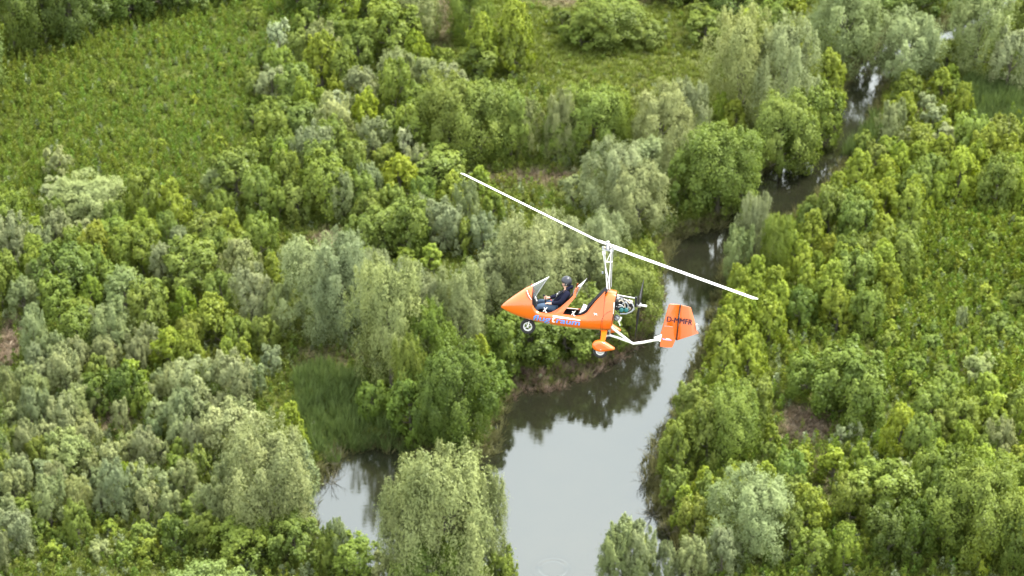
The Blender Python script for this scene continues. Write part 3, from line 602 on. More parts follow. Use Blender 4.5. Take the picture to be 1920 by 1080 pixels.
# dry bank grass, reeds
NR = 22000
Pr = np.column_stack([rg.uniform(-16, 48, NR * 4), rg.uniform(140, 235, NR * 4)]); Qr = px_arr(Pr); sr = river_sd(Pr)
DRY = [(940,700),(1250,560),(1250,640),(1150,740),(960,760)]
kz = (poly_mask(Qr, REEDB) | poly_mask(Qr, REEDR) | poly_mask(Qr, REEDR2)) & (sr > -.5) & (rg.rand(len(Pr)) < .5)
kd = poly_mask(Qr, DRY) & (sr > -.5) & (sr < 1.3) & (rg.rand(len(Pr)) < .55)
kb = (sr > -.35) & (sr < .7) & (rg.rand(len(Pr)) < .5)
kall = (kz | kd | kb); Pr = Pr[kall]; kdd = kd[kall]; kzz = kz[kall]; srr = sr[kall]; n = len(Pr)
hr = np.where(kdd, rg.uniform(.5, .9, n), np.where(kzz, rg.uniform(1.0, 1.8, n), rg.uniform(.5, 1.1, n)))
cr_ = np.where(kdd[:, None], [[.155, .115, .085]], np.where(kzz[:, None], [[.095, .135, .042]], [[.12, .12, .05]])) * np.clip(rg.normal(1, .18, (n, 1)), .6, 1.5)
scatter('reeds', C_REED, Pr, np.column_stack([np.full(n, 1.3), np.full(n, 1.3), hr]), cr_, 7, 'green reeds and dry reddish grass along the river bank')
# woodland just outside the frame
Pw = np.column_stack([rg.uniform(-95, 100, 2600), rg.uniform(90, 330, 2600)]); Qw = px_arr(Pw)
kk = ((Qw[:, 0] < -60) | (Qw[:, 0] > 1990) | (Qw[:, 1] < -75) | (Qw[:, 1] > 1235)) & (river_sd(Pw) > 3.0); Pw = Pw[kk]; sel = []
for i, p in enumerate(Pw):
    if all((p[0] - Pw[j][0]) ** 2 + (p[1] - Pw[j][1]) ** 2 > 16 for j in sel): sel.append(i)
Pw = Pw[sel]; n = len(Pw)
scatter('distant_woodland', C_WOOD, Pw, rg.uniform(.6, .95, (n, 1)) * np.ones((1, 3)), np.array([.11, .15, .04]) * rg.uniform(.8, 1.3, (n, 1)), 8, 'mixed green woodland carrying on around the clearing')
# bare twigs over the water on the right bank and the lower left bank
def twig(px, py, seed, label, h=1.0):
    r = random.Random(seed); p = ground(px, py); root = empty('dead_branch'); root.location = (p.x, p.y, -.1)
    for k in range(7):
        mb = MB(); a = r.uniform(0, 6.28); q = Vector((0, 0, 0)); d = Vector((math.cos(a) * .7, math.sin(a) * .7, r.uniform(.5, 1))).normalized(); pts = [q]
        for i in range(4): d = (d + Vector((r.uniform(-.4, .4), r.uniform(-.4, .4), r.uniform(-.3, .2)))).normalized(); q = q + d * .33 * h; pts.append(q)
        mb.tube(pts, [.03, .024, .018, .012, .006], 4, caps=False)
        for i in (1, 2, 3):
            e = (d + Vector((r.uniform(-1, 1), r.uniform(-1, 1), r.uniform(-.3, .8)))).normalized(); mb.tube([pts[i], pts[i] + e * .3 * h, pts[i] + e * .5 * h + Vector((0, 0, .06))], [.014, .01, .005], 3, caps=False)
        mb.build('twig', M_BARK, root)
    tag(root, label, 'branch', 'dead branches standing in the water')
for i, (x, y, lb) in enumerate([(1212,905,'bare twigs rising from the water at the bulge of the right bank'),(1225,965,'bare twigs in the water below the bulge of the right bank'),(1255,1000,'bare twigs in the water nearest the upright lower willow'),
                                (622,905,'bare twigs in the water beside the very big bank willow'),(636,868,'bare twigs at the corner of the reed bed'),(1222,860,'bare twigs above the bulge of the right bank')]):
    twig(x, y, i + 5, lb, 1.1)
# fallen pale branch, lower right
root = empty('fallen_branch'); p = ground(1478, 1060); root.location = (p.x, p.y, .9); mb = MB()
mb.tube([(-2.4, .3, -.6), (-1, 0, .1), (.4, .1, .25), (1.5, .7, .7)], [.07, .06, .045, .02], 6); mb.build('limb', M_BARKPALE, root)
mb = MB(); mb.tube([(-.6, 0, .15), (.3, -.4, .3), (1.3, -.3, .35)], [.04, .03, .012], 5); mb.build('limb', M_BARKPALE, root)
tag(root, 'pale fallen branch lying beside the wide lower willow', 'branch')
# white gull near the great willow
# ================================================================ gyroplane
SC = 315.4                                        # traced units per metre
ax_, ay_ = Vector((.991, 0, .1346)), Vector((.130, .26, -.957))
ay_.normalize(); az_ = ax_.cross(ay_).normalized(); ax_ = ay_.cross(az_).normalized()
def Pt(X, Y, y=0.0):                              # traced side view -> local metres, at sideways offset y (negative = near side)
    sx = (X - 900) / SC; sy = -(Y - 600) / SC
    a, b, c, d = ax_[0], az_[0], ax_[1], az_[1]; r0 = sx - ay_[0] * y; r1 = sy - ay_[1] * y; det = a * d - b * c
    return Vector(((r0 * d - b * r1) / det, y, (a * r1 - c * r0) / det))
camR = Matrix((AX_R, AX_U, -AX_F)).transposed()   # camera axes in the world
depth = FPX / 73.0
org = Vector((0, 0, HCAM)) + AX_F * depth + AX_R * ((1108.3 - 960) / FPX * depth) - AX_U * ((578.9 - 540) / FPX * depth)
GM = Matrix.Translation(org) @ (camR @ Matrix((ax_, ay_, az_)).transposed()).to_4x4()
gyro = empty('gyroplane', GM)
tag(gyro, 'bright orange two-seat open gyroplane flying above the river', 'gyroplane')
def part(mb, name, mats, parent=None, label=None):
    o = mb.build(name, mats, parent or gyro)
    if label: o['label'] = label
    return o
ORANGE = mat('orange_gelcoat', (0.50, 0.088, 0.003), 0.28, var=0.03, scale=1.5, coat=0.5)
BLACK = mat('black_trim', (0.016, 0.016, 0.018), 0.55, spec=.2, bump=.2)
RUBBER = mat('tyre_rubber', (0.022, 0.022, 0.023), 0.8, spec=.15, bump=.3, scale=30)
WHITE = mat('white_paint', (0.66, 0.66, 0.64), 0.35, var=.03)
ALU = mat('brushed_aluminium', (0.36, 0.36, 0.37), 0.35, metal=.7, var=.15, scale=20)
STEEL = mat('grey_steel', (0.22, 0.23, 0.25), 0.4, metal=.6, var=.3, scale=15)
COPPER = mat('exhaust_steel', (0.42, 0.36, 0.28), 0.35, metal=.7, var=.4, scale=12)
TEAL = mat('teal_cover', (0.01, 0.10, 0.10), 0.4)
NAVYP = mat('navy_print', (0.010, 0.012, 0.035), 0.6, spec=.15)
BLUEP = mat('blue_print', (0.06, 0.26, 0.75), 0.4)
TABM = mat('tab_paint', (0.30, 0.30, 0.30), 0.5); TABM2 = mat('tab_plastic', (0.17, 0.17, 0.17), 0.5)
RIMM = mat('rim_paint', (0.42, 0.42, 0.42), 0.4)
WHITEP = mat('white_print', (0.82, 0.82, 0.82), 0.4)
LILAC = mat('lilac_print', (0.35, 0.30, 0.62), 0.4)
SEATM = mat('black_seat_fabric', (0.012, 0.012, 0.015), 0.85, spec=.1, bump=.5, scale=40)
REDM = mat('red_plastic', (0.45, 0.03, 0.02), 0.4)
def glass_mat():
    m = bpy.data.materials.new('clear_acrylic'); m.use_nodes = True; n = m.node_tree.nodes; l = m.node_tree.links
    for x in list(n): n.remove(x)
    o = n.new('ShaderNodeOutputMaterial'); t = n.new('ShaderNodeBsdfTransparent'); t.inputs[0].default_value = (.80, .83, .85, 1); g = n.new('ShaderNodeBsdfGlossy'); g.inputs['Roughness'].default_value = .06
    d = n.new('ShaderNodeBsdfDiffuse'); d.inputs[0].default_value = (.5, .52, .54, 1)
    f = n.new('ShaderNodeFresnel'); f.inputs[0].default_value = 1.35; x = n.new('ShaderNodeMixShader'); x2 = n.new('ShaderNodeMixShader'); x2.inputs[0].default_value = .07
    l.new(f.outputs[0], x.inputs[0]); l.new(t.outputs[0], x2.inputs[1]); l.new(d.outputs[0], x2.inputs[2]); l.new(x2.outputs[0], x.inputs[1]); l.new(g.outputs[0], x.inputs[2]); l.new(x.outputs[0], o.inputs[0]); return m
GLASS = glass_mat()

# hull stations: X, top/sill Y (at the near sill, or centre where closed), crease Y, bottom Y, half width, rear slant
ST = [(170,583,585,588,.008,0),(177,572,584,596,.035,0),(192,556,582,607,.075,0),(215,537,580,622,.12,0),(260,503,578,647,.18,0),(320,462,577,673,.245,0),(375,428,576,692,.295,0),(428,404,576,706,.325,0),
      (442,597,606,709,.33,0),(460,616,628,713,.34,0),(480,629,642,717,.35,0),(515,636,652,723,.36,0),(545,638,657,729,.37,0),(600,641,664,740,.375,0),(680,648,674,752,.38,0),(740,655,680,761,.38,0),(790,660,685,767,.38,0),(820,657,685,770,.38,0),(850,647,686,772,.38,0),
      (875,630,688,774,.375,.02),(893,604,690,775,.37,.03),(915,575,690,776,.37,.05),(938,543,690,777,.365,.065),(980,492,690,779,.36,.095),(1002,464,690,780,.355,.11),
      (1004,456,690,780,.355,.11),(1035,453,690,781,.35,.135),(1060,458,690,781,.345,.15),(1080,466,690,780,.34,.167)]
EXP = 2.6
def station(s):
    X, Yt, Yc, Yb, w_, sl = s
    xc = Pt(X, Yc, -w_ * .6).x; zc = Pt(X, Yc, -w_).z; zb = Pt(X, Yb, -w_ * .55).z
    closed = X <= 428 or X >= 1004
    zt = Pt(X, Yt, 0 if closed else -w_ * .9).z
    return xc, zt, zc, zb, w_, sl, closed
STL = [station(s) for s in ST]
ZMID = Pt(900, 625, -.2).z
def ring(s, inset=0.0, nl=20, nu=10):
    xc, zt, zc, zb, w_, sl, closed = s; w_ = max(w_ - inset, .002); zb = zb + inset; half = []
    for i in range(nl + 1):                       # bottom centre -> crease
        a = math.pi / 2 * i / nl; y = w_ * math.sin(a) ** (2 / EXP); z = zc - (zc - zb) * math.cos(a) ** (2 / EXP); half.append((y, z))
    for i in range(1, nu + 1):
        t = i / nu
        if closed:
            a = math.pi / 2 * t
            if xc < 0 and s[5] == 0: y = w_ * (1 - t) ** .80; z = zc + (zt - zc) * t ** .93; y = w_ * (math.cos(a) ** 1.05); z = zc + (zt - inset - zc) * math.sin(a) ** 1.0
            else: y = w_ * (math.cos(a) ** .45); z = zc + (zt - inset - zc) * math.sin(a) ** 1.15
        else: y = w_ * (1 - .10 * t); z = zc + (zt - zc) * t
        half.append((y, z))
    pts = []
    for y, z in half[::-1]: pts.append(Vector((xc + sl * (z - ZMID), -y, z)))
    for y, z in half[1:]: pts.append(Vector((xc + sl * (z - ZMID), y, z)))
    return pts
def loft(name, stations, m, closed, cap0=False, cap1=False, inset=0.0, crease=True):
    mb = MB(); rs = [ring(s, inset) for s in stations]; k = len(rs[0]); vs = [p for r in rs for p in r]; fs = []
    for i in range(len(rs) - 1):
        for j in range(k - 1): fs.append([i * k + j, i * k + j + 1, (i + 1) * k + j + 1, (i + 1) * k + j])
    mb.add(vs, fs, 0, True)
    if cap0: mb.add(rs[0], [list(range(k))], 0)
    if cap1: mb.add(rs[-1], [list(range(k))[::-1]], 0)
    return part(mb, name, m)
nose = loft('nose_cowl', STL[:8], ORANGE, True)
tub = loft('fuselage_tub', [STL[7][:1] + (STL[7][2] + .01,) + STL[7][2:6] + (False,)] + STL[8:25], ORANGE, False)
for end in (0, -1):
    mb = MB(); mb.tube([ring(s)[end] + Vector((0, .008 if end == 0 else -.008, 0)) for s in [STL[7][:1] + (STL[7][2] + .01,) + STL[7][2:6] + (False,)] + STL[8:25]], .013, 6); part(mb, 'sill_trim', ORANGE)
cowl = loft('engine_cowl', STL[25:], ORANGE, True, cap0=False)
liner = loft('cockpit_liner', [STL[7][:1] + (STL[7][2] - .02,) + STL[7][2:6] + (False,)] + [s[:1] + (s[1] - .03,) + s[2:] for s in STL[8:25]], BLACK, False, cap0=True, cap1=True, inset=.035)
mb = MB(); r = ring((STL[-1][0] - .012,) + STL[-1][1:], .01); mb.add(r, [list(range(len(r)))[::-1]]); part(mb, 'firewall', BLACK)
mb = MB(); r = ring((STL[25][0] + .004,) + STL[25][1:], .01); mb.add(r, [list(range(len(r)))]); part(mb, 'bulkhead', BLACK)
def hull_y(x, z):
    xs = [s[0] for s in STL]; xm = x - .0
    i = max(0, min(len(xs) - 2, sum(1 for q in xs if q <= xm) - 1)); a, b = STL[i], STL[i + 1]; t = (xm - a[0]) / max(b[0] - a[0], 1e-6); t = min(1, max(0, t))
    zt, zc, zb, w_ = [a[j] + (b[j] - a[j]) * t for j in (1, 2, 3, 4)]
    if z < zc: u_ = min(1, (zc - z) / (zc - zb)); return w_ * (1 - u_ ** EXP) ** (1 / EXP)
    return w_ * (1 - .1 * min(1, (z - zc) / max(zt - zc, .01))) if (zt - zc) > 1e-3 else w_
def on_hull(X, Y, off=.006):
    y = -.36
    for _ in range(6): p = Pt(X, Y, y); y = -(hull_y(p.x, p.z) + off)
    return Pt(X, Y, y)
# panel seam on the engine cowl side + crease strip highlights
def hull_line(pts, rad, name, m, off=.002):
    mb = MB(); q = []
    for (x0, y0), (x1, y1) in zip(pts, pts[1:]):
        for i in range(6): q.append(on_hull(x0 + (x1 - x0) * i / 6, y0 + (y1 - y0) * i / 6, off))
    q.append(on_hull(*pts[-1], off)); mb.tube(q, rad, 5); return part(mb, name, m)
hull_line([(976,778),(976,730),(982,690),(1000,652),(1030,628),(1062,615)], .004, 'panel_seam', BLACK)
# nose stripes at the cowl edge
mbs = {0: MB(), 1: MB()}
for off_, m_i in ((0, 0), (-14, 0)):
    pass
def nose_pt(X, Y):                                 # on the upper cowl, near side
    lo, hi = -.33, 0.0
    best = None
    for k in range(60):
        y = -.33 + .33 * k / 59; p = Pt(X, Y, y)
        xs = [s[0] for s in STL[:8]]; i = max(0, min(6, sum(1 for q in xs if q <= p.x) - 1)); a, b = STL[i], STL[i + 1]; t = min(1, max(0, (p.x - a[0]) / (b[0] - a[0])))
        zt, zc, zb, w_ = [a[j] + (b[j] - a[j]) * t for j in (1, 2, 3, 4)]
        if abs(y) > w_: continue
        ang = math.acos(min(1, (abs(y) / w_) ** (1 / 1.05))); z = zc + (zt - zc) * math.sin(ang); e = abs(z - p.z)
        if best is None or e < best[0]: best = (e, p)
    return best[1] + Vector((-.002, -.004, .006))
for (a_, b_, mm_) in (((372, 462), (408, 530), BLACK), ((382, 452), (418, 528), WHITEP), ((393, 448), (424, 522), BLACK)):
    mb = MB(); q = [nose_pt(a_[0] + (b_[0] - a_[0]) * t / 8 + 6 * math.sin(t / 8 * 3.1) * -1, a_[1] + (b_[1] - a_[1]) * t / 8) for t in range(9)]; mb.tube(q, .006, 5); part(mb, 'nose_stripe', mm_)
mb = MB(); mb.tube([Pt(425, 412, 0), Pt(420, 400, 0)], .012, 6); mb.box(Pt(425, 407, 0), (.03, 0, -.005), (0, .012, 0), (0, 0, .012)); part(mb, 'pitot_tube', REDM)

# windscreens
def screen(name, base_c, base_s, tip, ys, bow=.0):
    mb = MB(); nu, nv = 16, 8; vs = []
    Bc, Tp = Pt(*base_c, 0), Pt(*tip, 0); Sn = Pt(*base_s, -ys)
    for i in range(nu + 1):
        u_ = -1 + 2 * i / nu; a = abs(u_)
        base = Vector((Bc.x + (Sn.x - Bc.x) * a ** 1.6, ys * u_, Bc.z + (Sn.z - Bc.z) * a ** 2.0))
        rear = Vector((Tp.x + (Sn.x - Tp.x) * a ** 1.15, ys * u_, Tp.z + (Sn.z - Tp.z) * a ** 1.25))
        for j in range(nv + 1): v = j / nv; vs.append(base.lerp(rear, v))
    fs = [[i * (nv + 1) + j, (i + 1) * (nv + 1) + j, (i + 1) * (nv + 1) + j + 1, i * (nv + 1) + j + 1] for i in range(nu) for j in range(nv)]
    mb.add(vs, fs, 0, True); o = part(mb, name, GLASS)
    rim = [vs[i * (nv + 1) + nv] for i in range(nu + 1)]
    mb = MB(); mb.tube(rim, .0045, 5); part(mb, 'rim', ALU, o)
    mb = MB(); mb.tube([vs[i * (nv + 1)] for i in range(nu + 1)], .006, 5); part(mb, 'seal', BLACK, o)
    return o
screen('windscreen', (412,410), (438,520), (562,338), .28)
screen('rear_windscreen', (766,436), (776,492), (866,352), .20)

# seat surround with cheeks and back shell
cheek = [(535,640),(570,630),(600,617),(640,593),(680,562),(718,530),(748,500),(757,470),(765,440),(775,440),(771,478),(769,512),(757,524),(730,556),(702,592),(684,616),(672,640),(674,652),(600,645)]
for sgn in (-1, 1):
    a = []; b = []
    for X, Y in cheek:
        p = Pt(X, Y, -.32); yy = .335 - .10 * max(0, min(1, (620 - Y) / 150)); a.append(Vector((p.x, sgn * yy, p.z))); b.append(Vector((p.x, sgn * (yy - .03), p.z)))
    mb = MB(); mb.prism(a, b); part(mb, 'seat_surround', ORANGE)
mb = MB()
inner = [(600,617),(640,593),(680,562),(718,530),(748,500),(757,470),(765,440)]; outer = [(676,632),(702,592),(730,556),(757,524),(769,508),(771,478),(775,440)]
for line, mi in ((inner, 1), (outer, 0)):
    vs = []
    for X, Y in line:
        p = Pt(X, Y, -.32); yy = .315 - .10 * max(0, min(1, (620 - Y) / 150)); vs += [Vector((p.x, -yy, p.z)), Vector((p.x, yy, p.z))]
    mb.add(vs, [[2 * i, 2 * i + 1, 2 * i + 3, 2 * i + 2] for i in range(len(line) - 1)], mi, True)
part(mb, 'seat_shell', [ORANGE, BLACK])
mb = MB(); mb.box(Pt(772, 468, 0), (.03, 0, .01), (0, .17, 0), (-.01, 0, .075)); part(mb, 'headrest', STEEL)
# rear seat, panel, interior
mb = MB(); a = [Pt(X, Y, -.3) for X, Y in [(1008,458),(1024,470),(985,512),(940,560),(895,615),(850,650),(790,668),(786,655),(835,628),(868,598),(905,560),(950,510)]]
mb.prism([Vector((p.x, -.27, p.z)) for p in a], [Vector((p.x, .27, p.z)) for p in a]); part(mb, 'rear_seat', SEATM)
mb = MB(); a = [Pt(X, Y, -.3) for X, Y in [(800,640),(822,602),(856,618),(846,632),(808,652)]]
mb.prism([Vector((p.x, -.2, p.z)) for p in a], [Vector((p.x, .2, p.z)) for p in a]); part(mb, 'seat_cushion', WHITE)
mb = MB(); mb.tube([Pt(705,597,.30), Pt(760,601,.31), Pt(800,606,.31)], .012, 6); part(mb, 'cockpit_rim', WHITE)
mb = MB(); mb.ball(Pt(842,638,-.25), .03, .02, .015, 8, 6); part(mb, 'buckle', REDM)
mb = MB(); a = [Pt(X, Y, 0) for X, Y in [(440,478),(456,520),(470,560),(440,575),(428,540),(424,490)]]
mb.prism([Vector((p.x, -.2, p.z)) for p in a], [Vector((p.x, .2, p.z)) for p in a]); part(mb, 'instrument_panel', BLACK)
for (X, Y) in ((448,510),(455,530)):
    mb = MB(); mb.lathe(Pt(X, Y, -.12) + Vector((.01,0,0)), [(0.001,.01),(.032,.01),(.032,-.01),(.001,-.01)], 12, axis=Vector((1,0,.4))); part(mb, 'gauge', WHITE)
def ymark(X, Y, s, name='seat_belt_clip'):
    mb = MB(); y = -.335
    for q in ([(0,10),(2,-6),(-8,-18)], [(2,-6),(14,-20)], [(-14,8),(-6,-2),(2,-4)], [(0,10),(12,16)]):
        mb.tube([Pt(X + a * s, Y + b * s, y - .01) for a, b in q], .012, 6)
    part(mb, name, WHITE)
ymark(527, 612, 1.15); ymark(755, 640, 1.1)

# lettering
def letters(body, size_px, X0, Y0, slope, m, name, shear=.18, sx=1.0, bold=.012, place=None, parent=None, thick=((0, 0), (1.8, .002))):
    cu = bpy.data.curves.new(name, 'FONT'); cu.body = body; cu.shear = shear; cu.offset = bold; cu.size = 1; cu.resolution_u = 4
    ob = bpy.data.objects.new(name, cu); me0 = ob.to_mesh(); vs = [v.co.copy() for v in me0.vertices]; fs = [list(p.vertices) for p in me0.polygons]
    ob.to_mesh_clear(); bpy.data.objects.remove(ob); mb = MB(); out_ = []
    import bmesh
    bm = bmesh.new(); bv = [bm.verts.new(v) for v in vs]
    for f in fs:
        try: bm.faces.new([bv[i] for i in f])
        except ValueError: pass
    bmesh.ops.triangulate(bm, faces=bm.faces[:])
    for _ in range(2): bmesh.ops.subdivide_edges(bm, edges=[e for e in bm.edges if e.calc_length() > .12], cuts=1); bmesh.ops.triangulate(bm, faces=bm.faces[:])
    bm.verts.index_update(); vs = [v.co.copy() for v in bm.verts]; fs = [[v.index for v in f.verts] for f in bm.faces]; bm.free()
    for dx, dep in thick:
        out_ = []
        for v in vs:
            X = X0 + v.x * size_px * sx + dx; Y = Y0 - v.y * size_px + (X - X0) * slope; out_.append(place(X, Y) + Vector((0, -dep, 0)))
        mb.add(out_, fs)
    pass; wmax = max(v.x for v in vs) * size_px * sx
    return part(mb, name, m, parent), wmax
cur = 424; sl_ = (735 - 690) / (808 - 425)
def seg(body, m, wanted, X, name='lettering'):
    cu = bpy.data.curves.new('t', 'FONT'); cu.body = body; cu.shear = .18; cu.size = 1; cu.offset = .018; ob = bpy.data.objects.new('t', cu); me0 = ob.to_mesh(); x1 = max(v.co.x for v in me0.vertices); ob.to_mesh_clear(); bpy.data.objects.remove(ob)
    o, _ = letters(body, 62 if body != 't' else 76, X, 690 + (X - 425) * sl_, sl_, m, name, .18, wanted / (x1 * (62 if body != 't' else 76)), .004, on_hull)
    return o
seg('flug', BLUEP, 150, 424); seg('t', WHITEP, 34, 575); seg('raum', BLUEP, 200, 608)
mb = MB(); q = [(590,651),(700,668),(811,687),(811,696),(700,684),(590,668)]
vs = []; 
for i in range(13):
    t = i / 12; X = 590 + 221 * t; vs += [on_hull(X, 652 + 37 * t, .005), on_hull(X, 668 + 27 * t, .005)]
mb.add(vs, [[2 * i, 2 * i + 1, 2 * i + 3, 2 * i + 2] for i in range(12)]); part(mb, 'stripe', WHITEP)
mb = MB()
for q in ([(918,634),(930,641),(944,650)], [(930,641),(944,638)], [(922,650),(930,642)]): mb.tube([on_hull(a, b, .004) for a, b in q], .009, 5)
part(mb, 'emblem', WHITEP)

# wheels
def wheel(X, Y, y, r, name='wheel'):
    c = Pt(X, Y, y); t = .07
    e = empty(name); e.parent = gyro; e.location = c
    mb = MB(); prof = [(r - .035 + .035 * math.cos(a), t * .5 * math.sin(a)) for a in [2 * math.pi * i / 12 for i in range(12)]]
    prof = [(r * .62, t * .42), (r * .80, t * .55), (r * .95, t * .45), (r, t * .15), (r, -t * .15), (r * .95, -t * .45), (r * .80, -t * .55), (r * .62, -t * .42)]
    mb.lathe((0, 0, 0), prof, 32); part(mb, 'tyre', RUBBER, e)
    mb = MB(); mb.lathe((0, 0, 0), [(r * .60, t * .46), (r * .45, t * .30), (r * .42, 0), (r * .45, -t * .30), (r * .60, -t * .46), (r * .57, 0)], 28)
    for k in range(4):
        a = math.pi * k / 2 + .5; d = Vector((math.cos(a), 0, math.sin(a))); mb.tube([d * .02, d * r * .46], .012, 5)
    part(mb, 'rim', RIMM, e)
    mb = MB(); mb.lathe((0, 0, 0), [(.002, t * .7), (.03, t * .7), (.03, -t * .7), (.002, -t * .7)], 12); part(mb, 'hub', ALU, e)
    return e
wheel(388, 745, 0, .198); mb = MB()
for y in (-.055, .055): mb.tube([Pt(400, 700, 0) + Vector((0, y, 0)), Pt(388, 745, 0) + Vector((0, y, 0))], .013, 6)
mb.tube([Pt(405, 680, 0), Pt(400, 702, 0)], .025, 8); part(mb, 'nose_fork', WHITE)
def pant(y):
    wheel(968, 935, y, .192)if y < 0 else wheel(968 + 0, 935, y, .192)
def main_gear(y):
    s = 1 if y > 0 else -1
    # the far side mirrors the near one in the body's own frame
    def M(X, Y, yy=-.85):
        p = Pt(X, Y, yy); p.y = -yy * s * -1 if False else (abs(yy) * s); return p
    c = Pt(968, 935, -.85); e = empty('wheel'); e.parent = gyro; e.location = (c.x, abs(c.y) * s, c.z); r = .192; t = .08
    mb = MB(); mb.lathe((0, 0, 0), [(r * .62, t * .42), (r * .80, t * .55), (r * .95, t * .45), (r, t * .15), (r, -t * .15), (r * .95, -t * .45), (r * .80, -t * .55), (r * .62, -t * .42)], 32); part(mb, 'tyre', RUBBER, e)
    mb = MB(); mb.lathe((0, 0, 0), [(r * .60, t * .46), (r * .45, t * .30), (r * .42, 0), (r * .45, -t * .30), (r * .60, -t * .46), (r * .57, 0)], 28)
    mb.lathe((0, 0, 0), [(.002, t * .5), (r * .44, t * .2), (r * .44, -t * .2), (.002, -t * .5)], 20); part(mb, 'rim', RIMM, e)
    # wheel fairing: outline lofted across its thickness
    out_ = [(903,893),(905,876),(918,861),(940,853),(965,850),(990,856),(1012,868),(1040,886),(1066,903),(1083,914),(1083,922),(1068,928),(1030,934),(1000,939),(966,941),(938,932),(918,920),(906,908)]
    cx_, cy_ = 965, 900; mb = MB(); layers = [(-.105, .55), (-.10, .80), (-.075, .95), (-.03, 1), (.03, 1), (.075, .95), (.10, .80), (.105, .55)]; k = len(out_); vs = []
    for dy, f in layers:
        for X, Y in out_:
            p = Pt(cx_ + (X - cx_) * f, cy_ + (Y - cy_) * f, -.85); vs.append(Vector((p.x, (.85 + dy) * s, p.z)))
    fs = [[i * k + j, i * k + (j + 1) % k, (i + 1) * k + (j + 1) % k, (i + 1) * k + j] for i in range(len(layers) - 1) for j in range(k)]
    mb.add(vs, fs, 0, True); mb.add(vs[:k], [list(range(k))]); mb.add(vs[-k:], [list(range(k))]); f_ = part(mb, 'wheel_fairing', ORANGE)
    mb = MB(); a = Pt(970, 928, -.96); mb.ball((a.x, .965 * s, a.z), .014, .014, .014, 8, 6); part(mb, 'axle_bolt', ALU, f_)
    # leg
    mb = MB()
    def sec(X0, X1, Y, yy, th): 
        a, b = Pt(X0, Y, yy), Pt(X1, Y, yy); return [Vector((a.x, abs(yy) * s, a.z + th)), Vector((b.x, abs(yy) * s, b.z + th)), Vector((b.x, abs(yy) * s, b.z - th)), Vector((a.x, abs(yy) * s, a.z - th))]
    R0, R1, R2 = sec(980, 1028, 778, -.30, .02), sec(976, 1018, 818, -.55, .016), sec(968, 1003, 862, -.82, .014)
    mb.prism(R0, R1); mb.prism(R1, R2); lg = part(mb, 'gear_leg', ORANGE)
    mb = MB(); q = sec(977, 1013, 810, -.47, .026); q2 = sec(976, 1011, 817, -.50, .026); mb.prism(q, q2); part(mb, 'leg_band', BLACK, lg)
main_gear(-.85); main_gear(.85)

# mast
def tubep(name, m, pts, r, n=8, y=0, parent=None):
    mb = MB(); mb.tube([Pt(*(q if len(q) == 3 else (q[0], q[1], y))) for q in pts], r, n); return part(mb, name, m, parent)
tubep('mast_tube', WHITE, [(996,142,-.04),(1010,260,-.03),(1022,350,0),(1030,460,0)], .020)
tubep('mast_tube', WHITE, [(1006,150,.04),(1014,260,.03),(1034,340,.02),(1050,445,.02)], .013)
tubep('control_rod', WHITE, [(1056,125,-.08),(1050,260,-.06),(1040,440,-.03)], .012)
tubep('control_rod', ALU, [(1070,140,.08),(1064,280,.05),(1060,425,.03)], .011)
tubep('control_rod', ALU, [(1058,150,.02),(1056,300,.02),(1046,460,.02)], .009)
tubep('cable', BLACK, [(1004,155,-.07),(1004,250,-.07),(1008,310,-.07),(1025,355,-.06),(1036,400,-.05),(1040,450,-.05)], .006, 5)
tubep('cable', BLACK, [(985,110,-.05),(975,135,-.05),(983,158,-.05),(1000,160,-.05)], .004, 5)
tubep('cross_brace', WHITE, [(1012,222,.03),(1068,222,.03)], .018)
tubep('cross_brace', WHITE, [(1052,152,0),(1022,218,0)], .012)
mb = MB(); mb.box(Pt(1000,150,0), (.04,0,0), (0,.04,0), (0,0,.05)); part(mb, 'torque_bracket', WHITE)
mb = MB(); mb.box(Pt(990,307,-.05), (.022,0,0), (0,.02,0), (0,0,.028)); part(mb, 'servo_box', STEEL)
mb = MB(); mb.box(Pt(1030,125,0), (.15,0,-.025), (0,.05,0), (0,0,.018)); mb.box(Pt(995,106,0), (.035,0,0), (0,.03,0), (0,0,.03)); mb.box(Pt(1066,118,0), (.03,0,0), (0,.03,0), (0,0,.045)); part(mb, 'gimbal_head', ALU)
mb = MB(); mb.lathe(Pt(1030,95,0), [(.001,.09),(.05,.09),(.05,-.06),(.07,-.06),(.07,-.09),(.001,-.09)], 16, axis=Vector((.1,0,1))); part(mb, 'rotor_hub', STEEL)
mb = MB(); mb.lathe(Pt(1030,62,0), [(.001,.03),(.035,.025),(.05,0),(.035,-.025),(.001,-.03)], 16, axis=Vector((.1,0,1))); mb.tube([Pt(1030,62,0), Pt(1030,84,0)], .03, 8); part(mb, 'hub_cap', ALU)
mb = MB(); mb.ball(Pt(1006,108,-.05), .025, .025, .03, 8, 6); mb.ball(Pt(1052,107,-.05), .028, .025, .028, 8, 6); part(mb, 'teeter_bolt', COPPER)
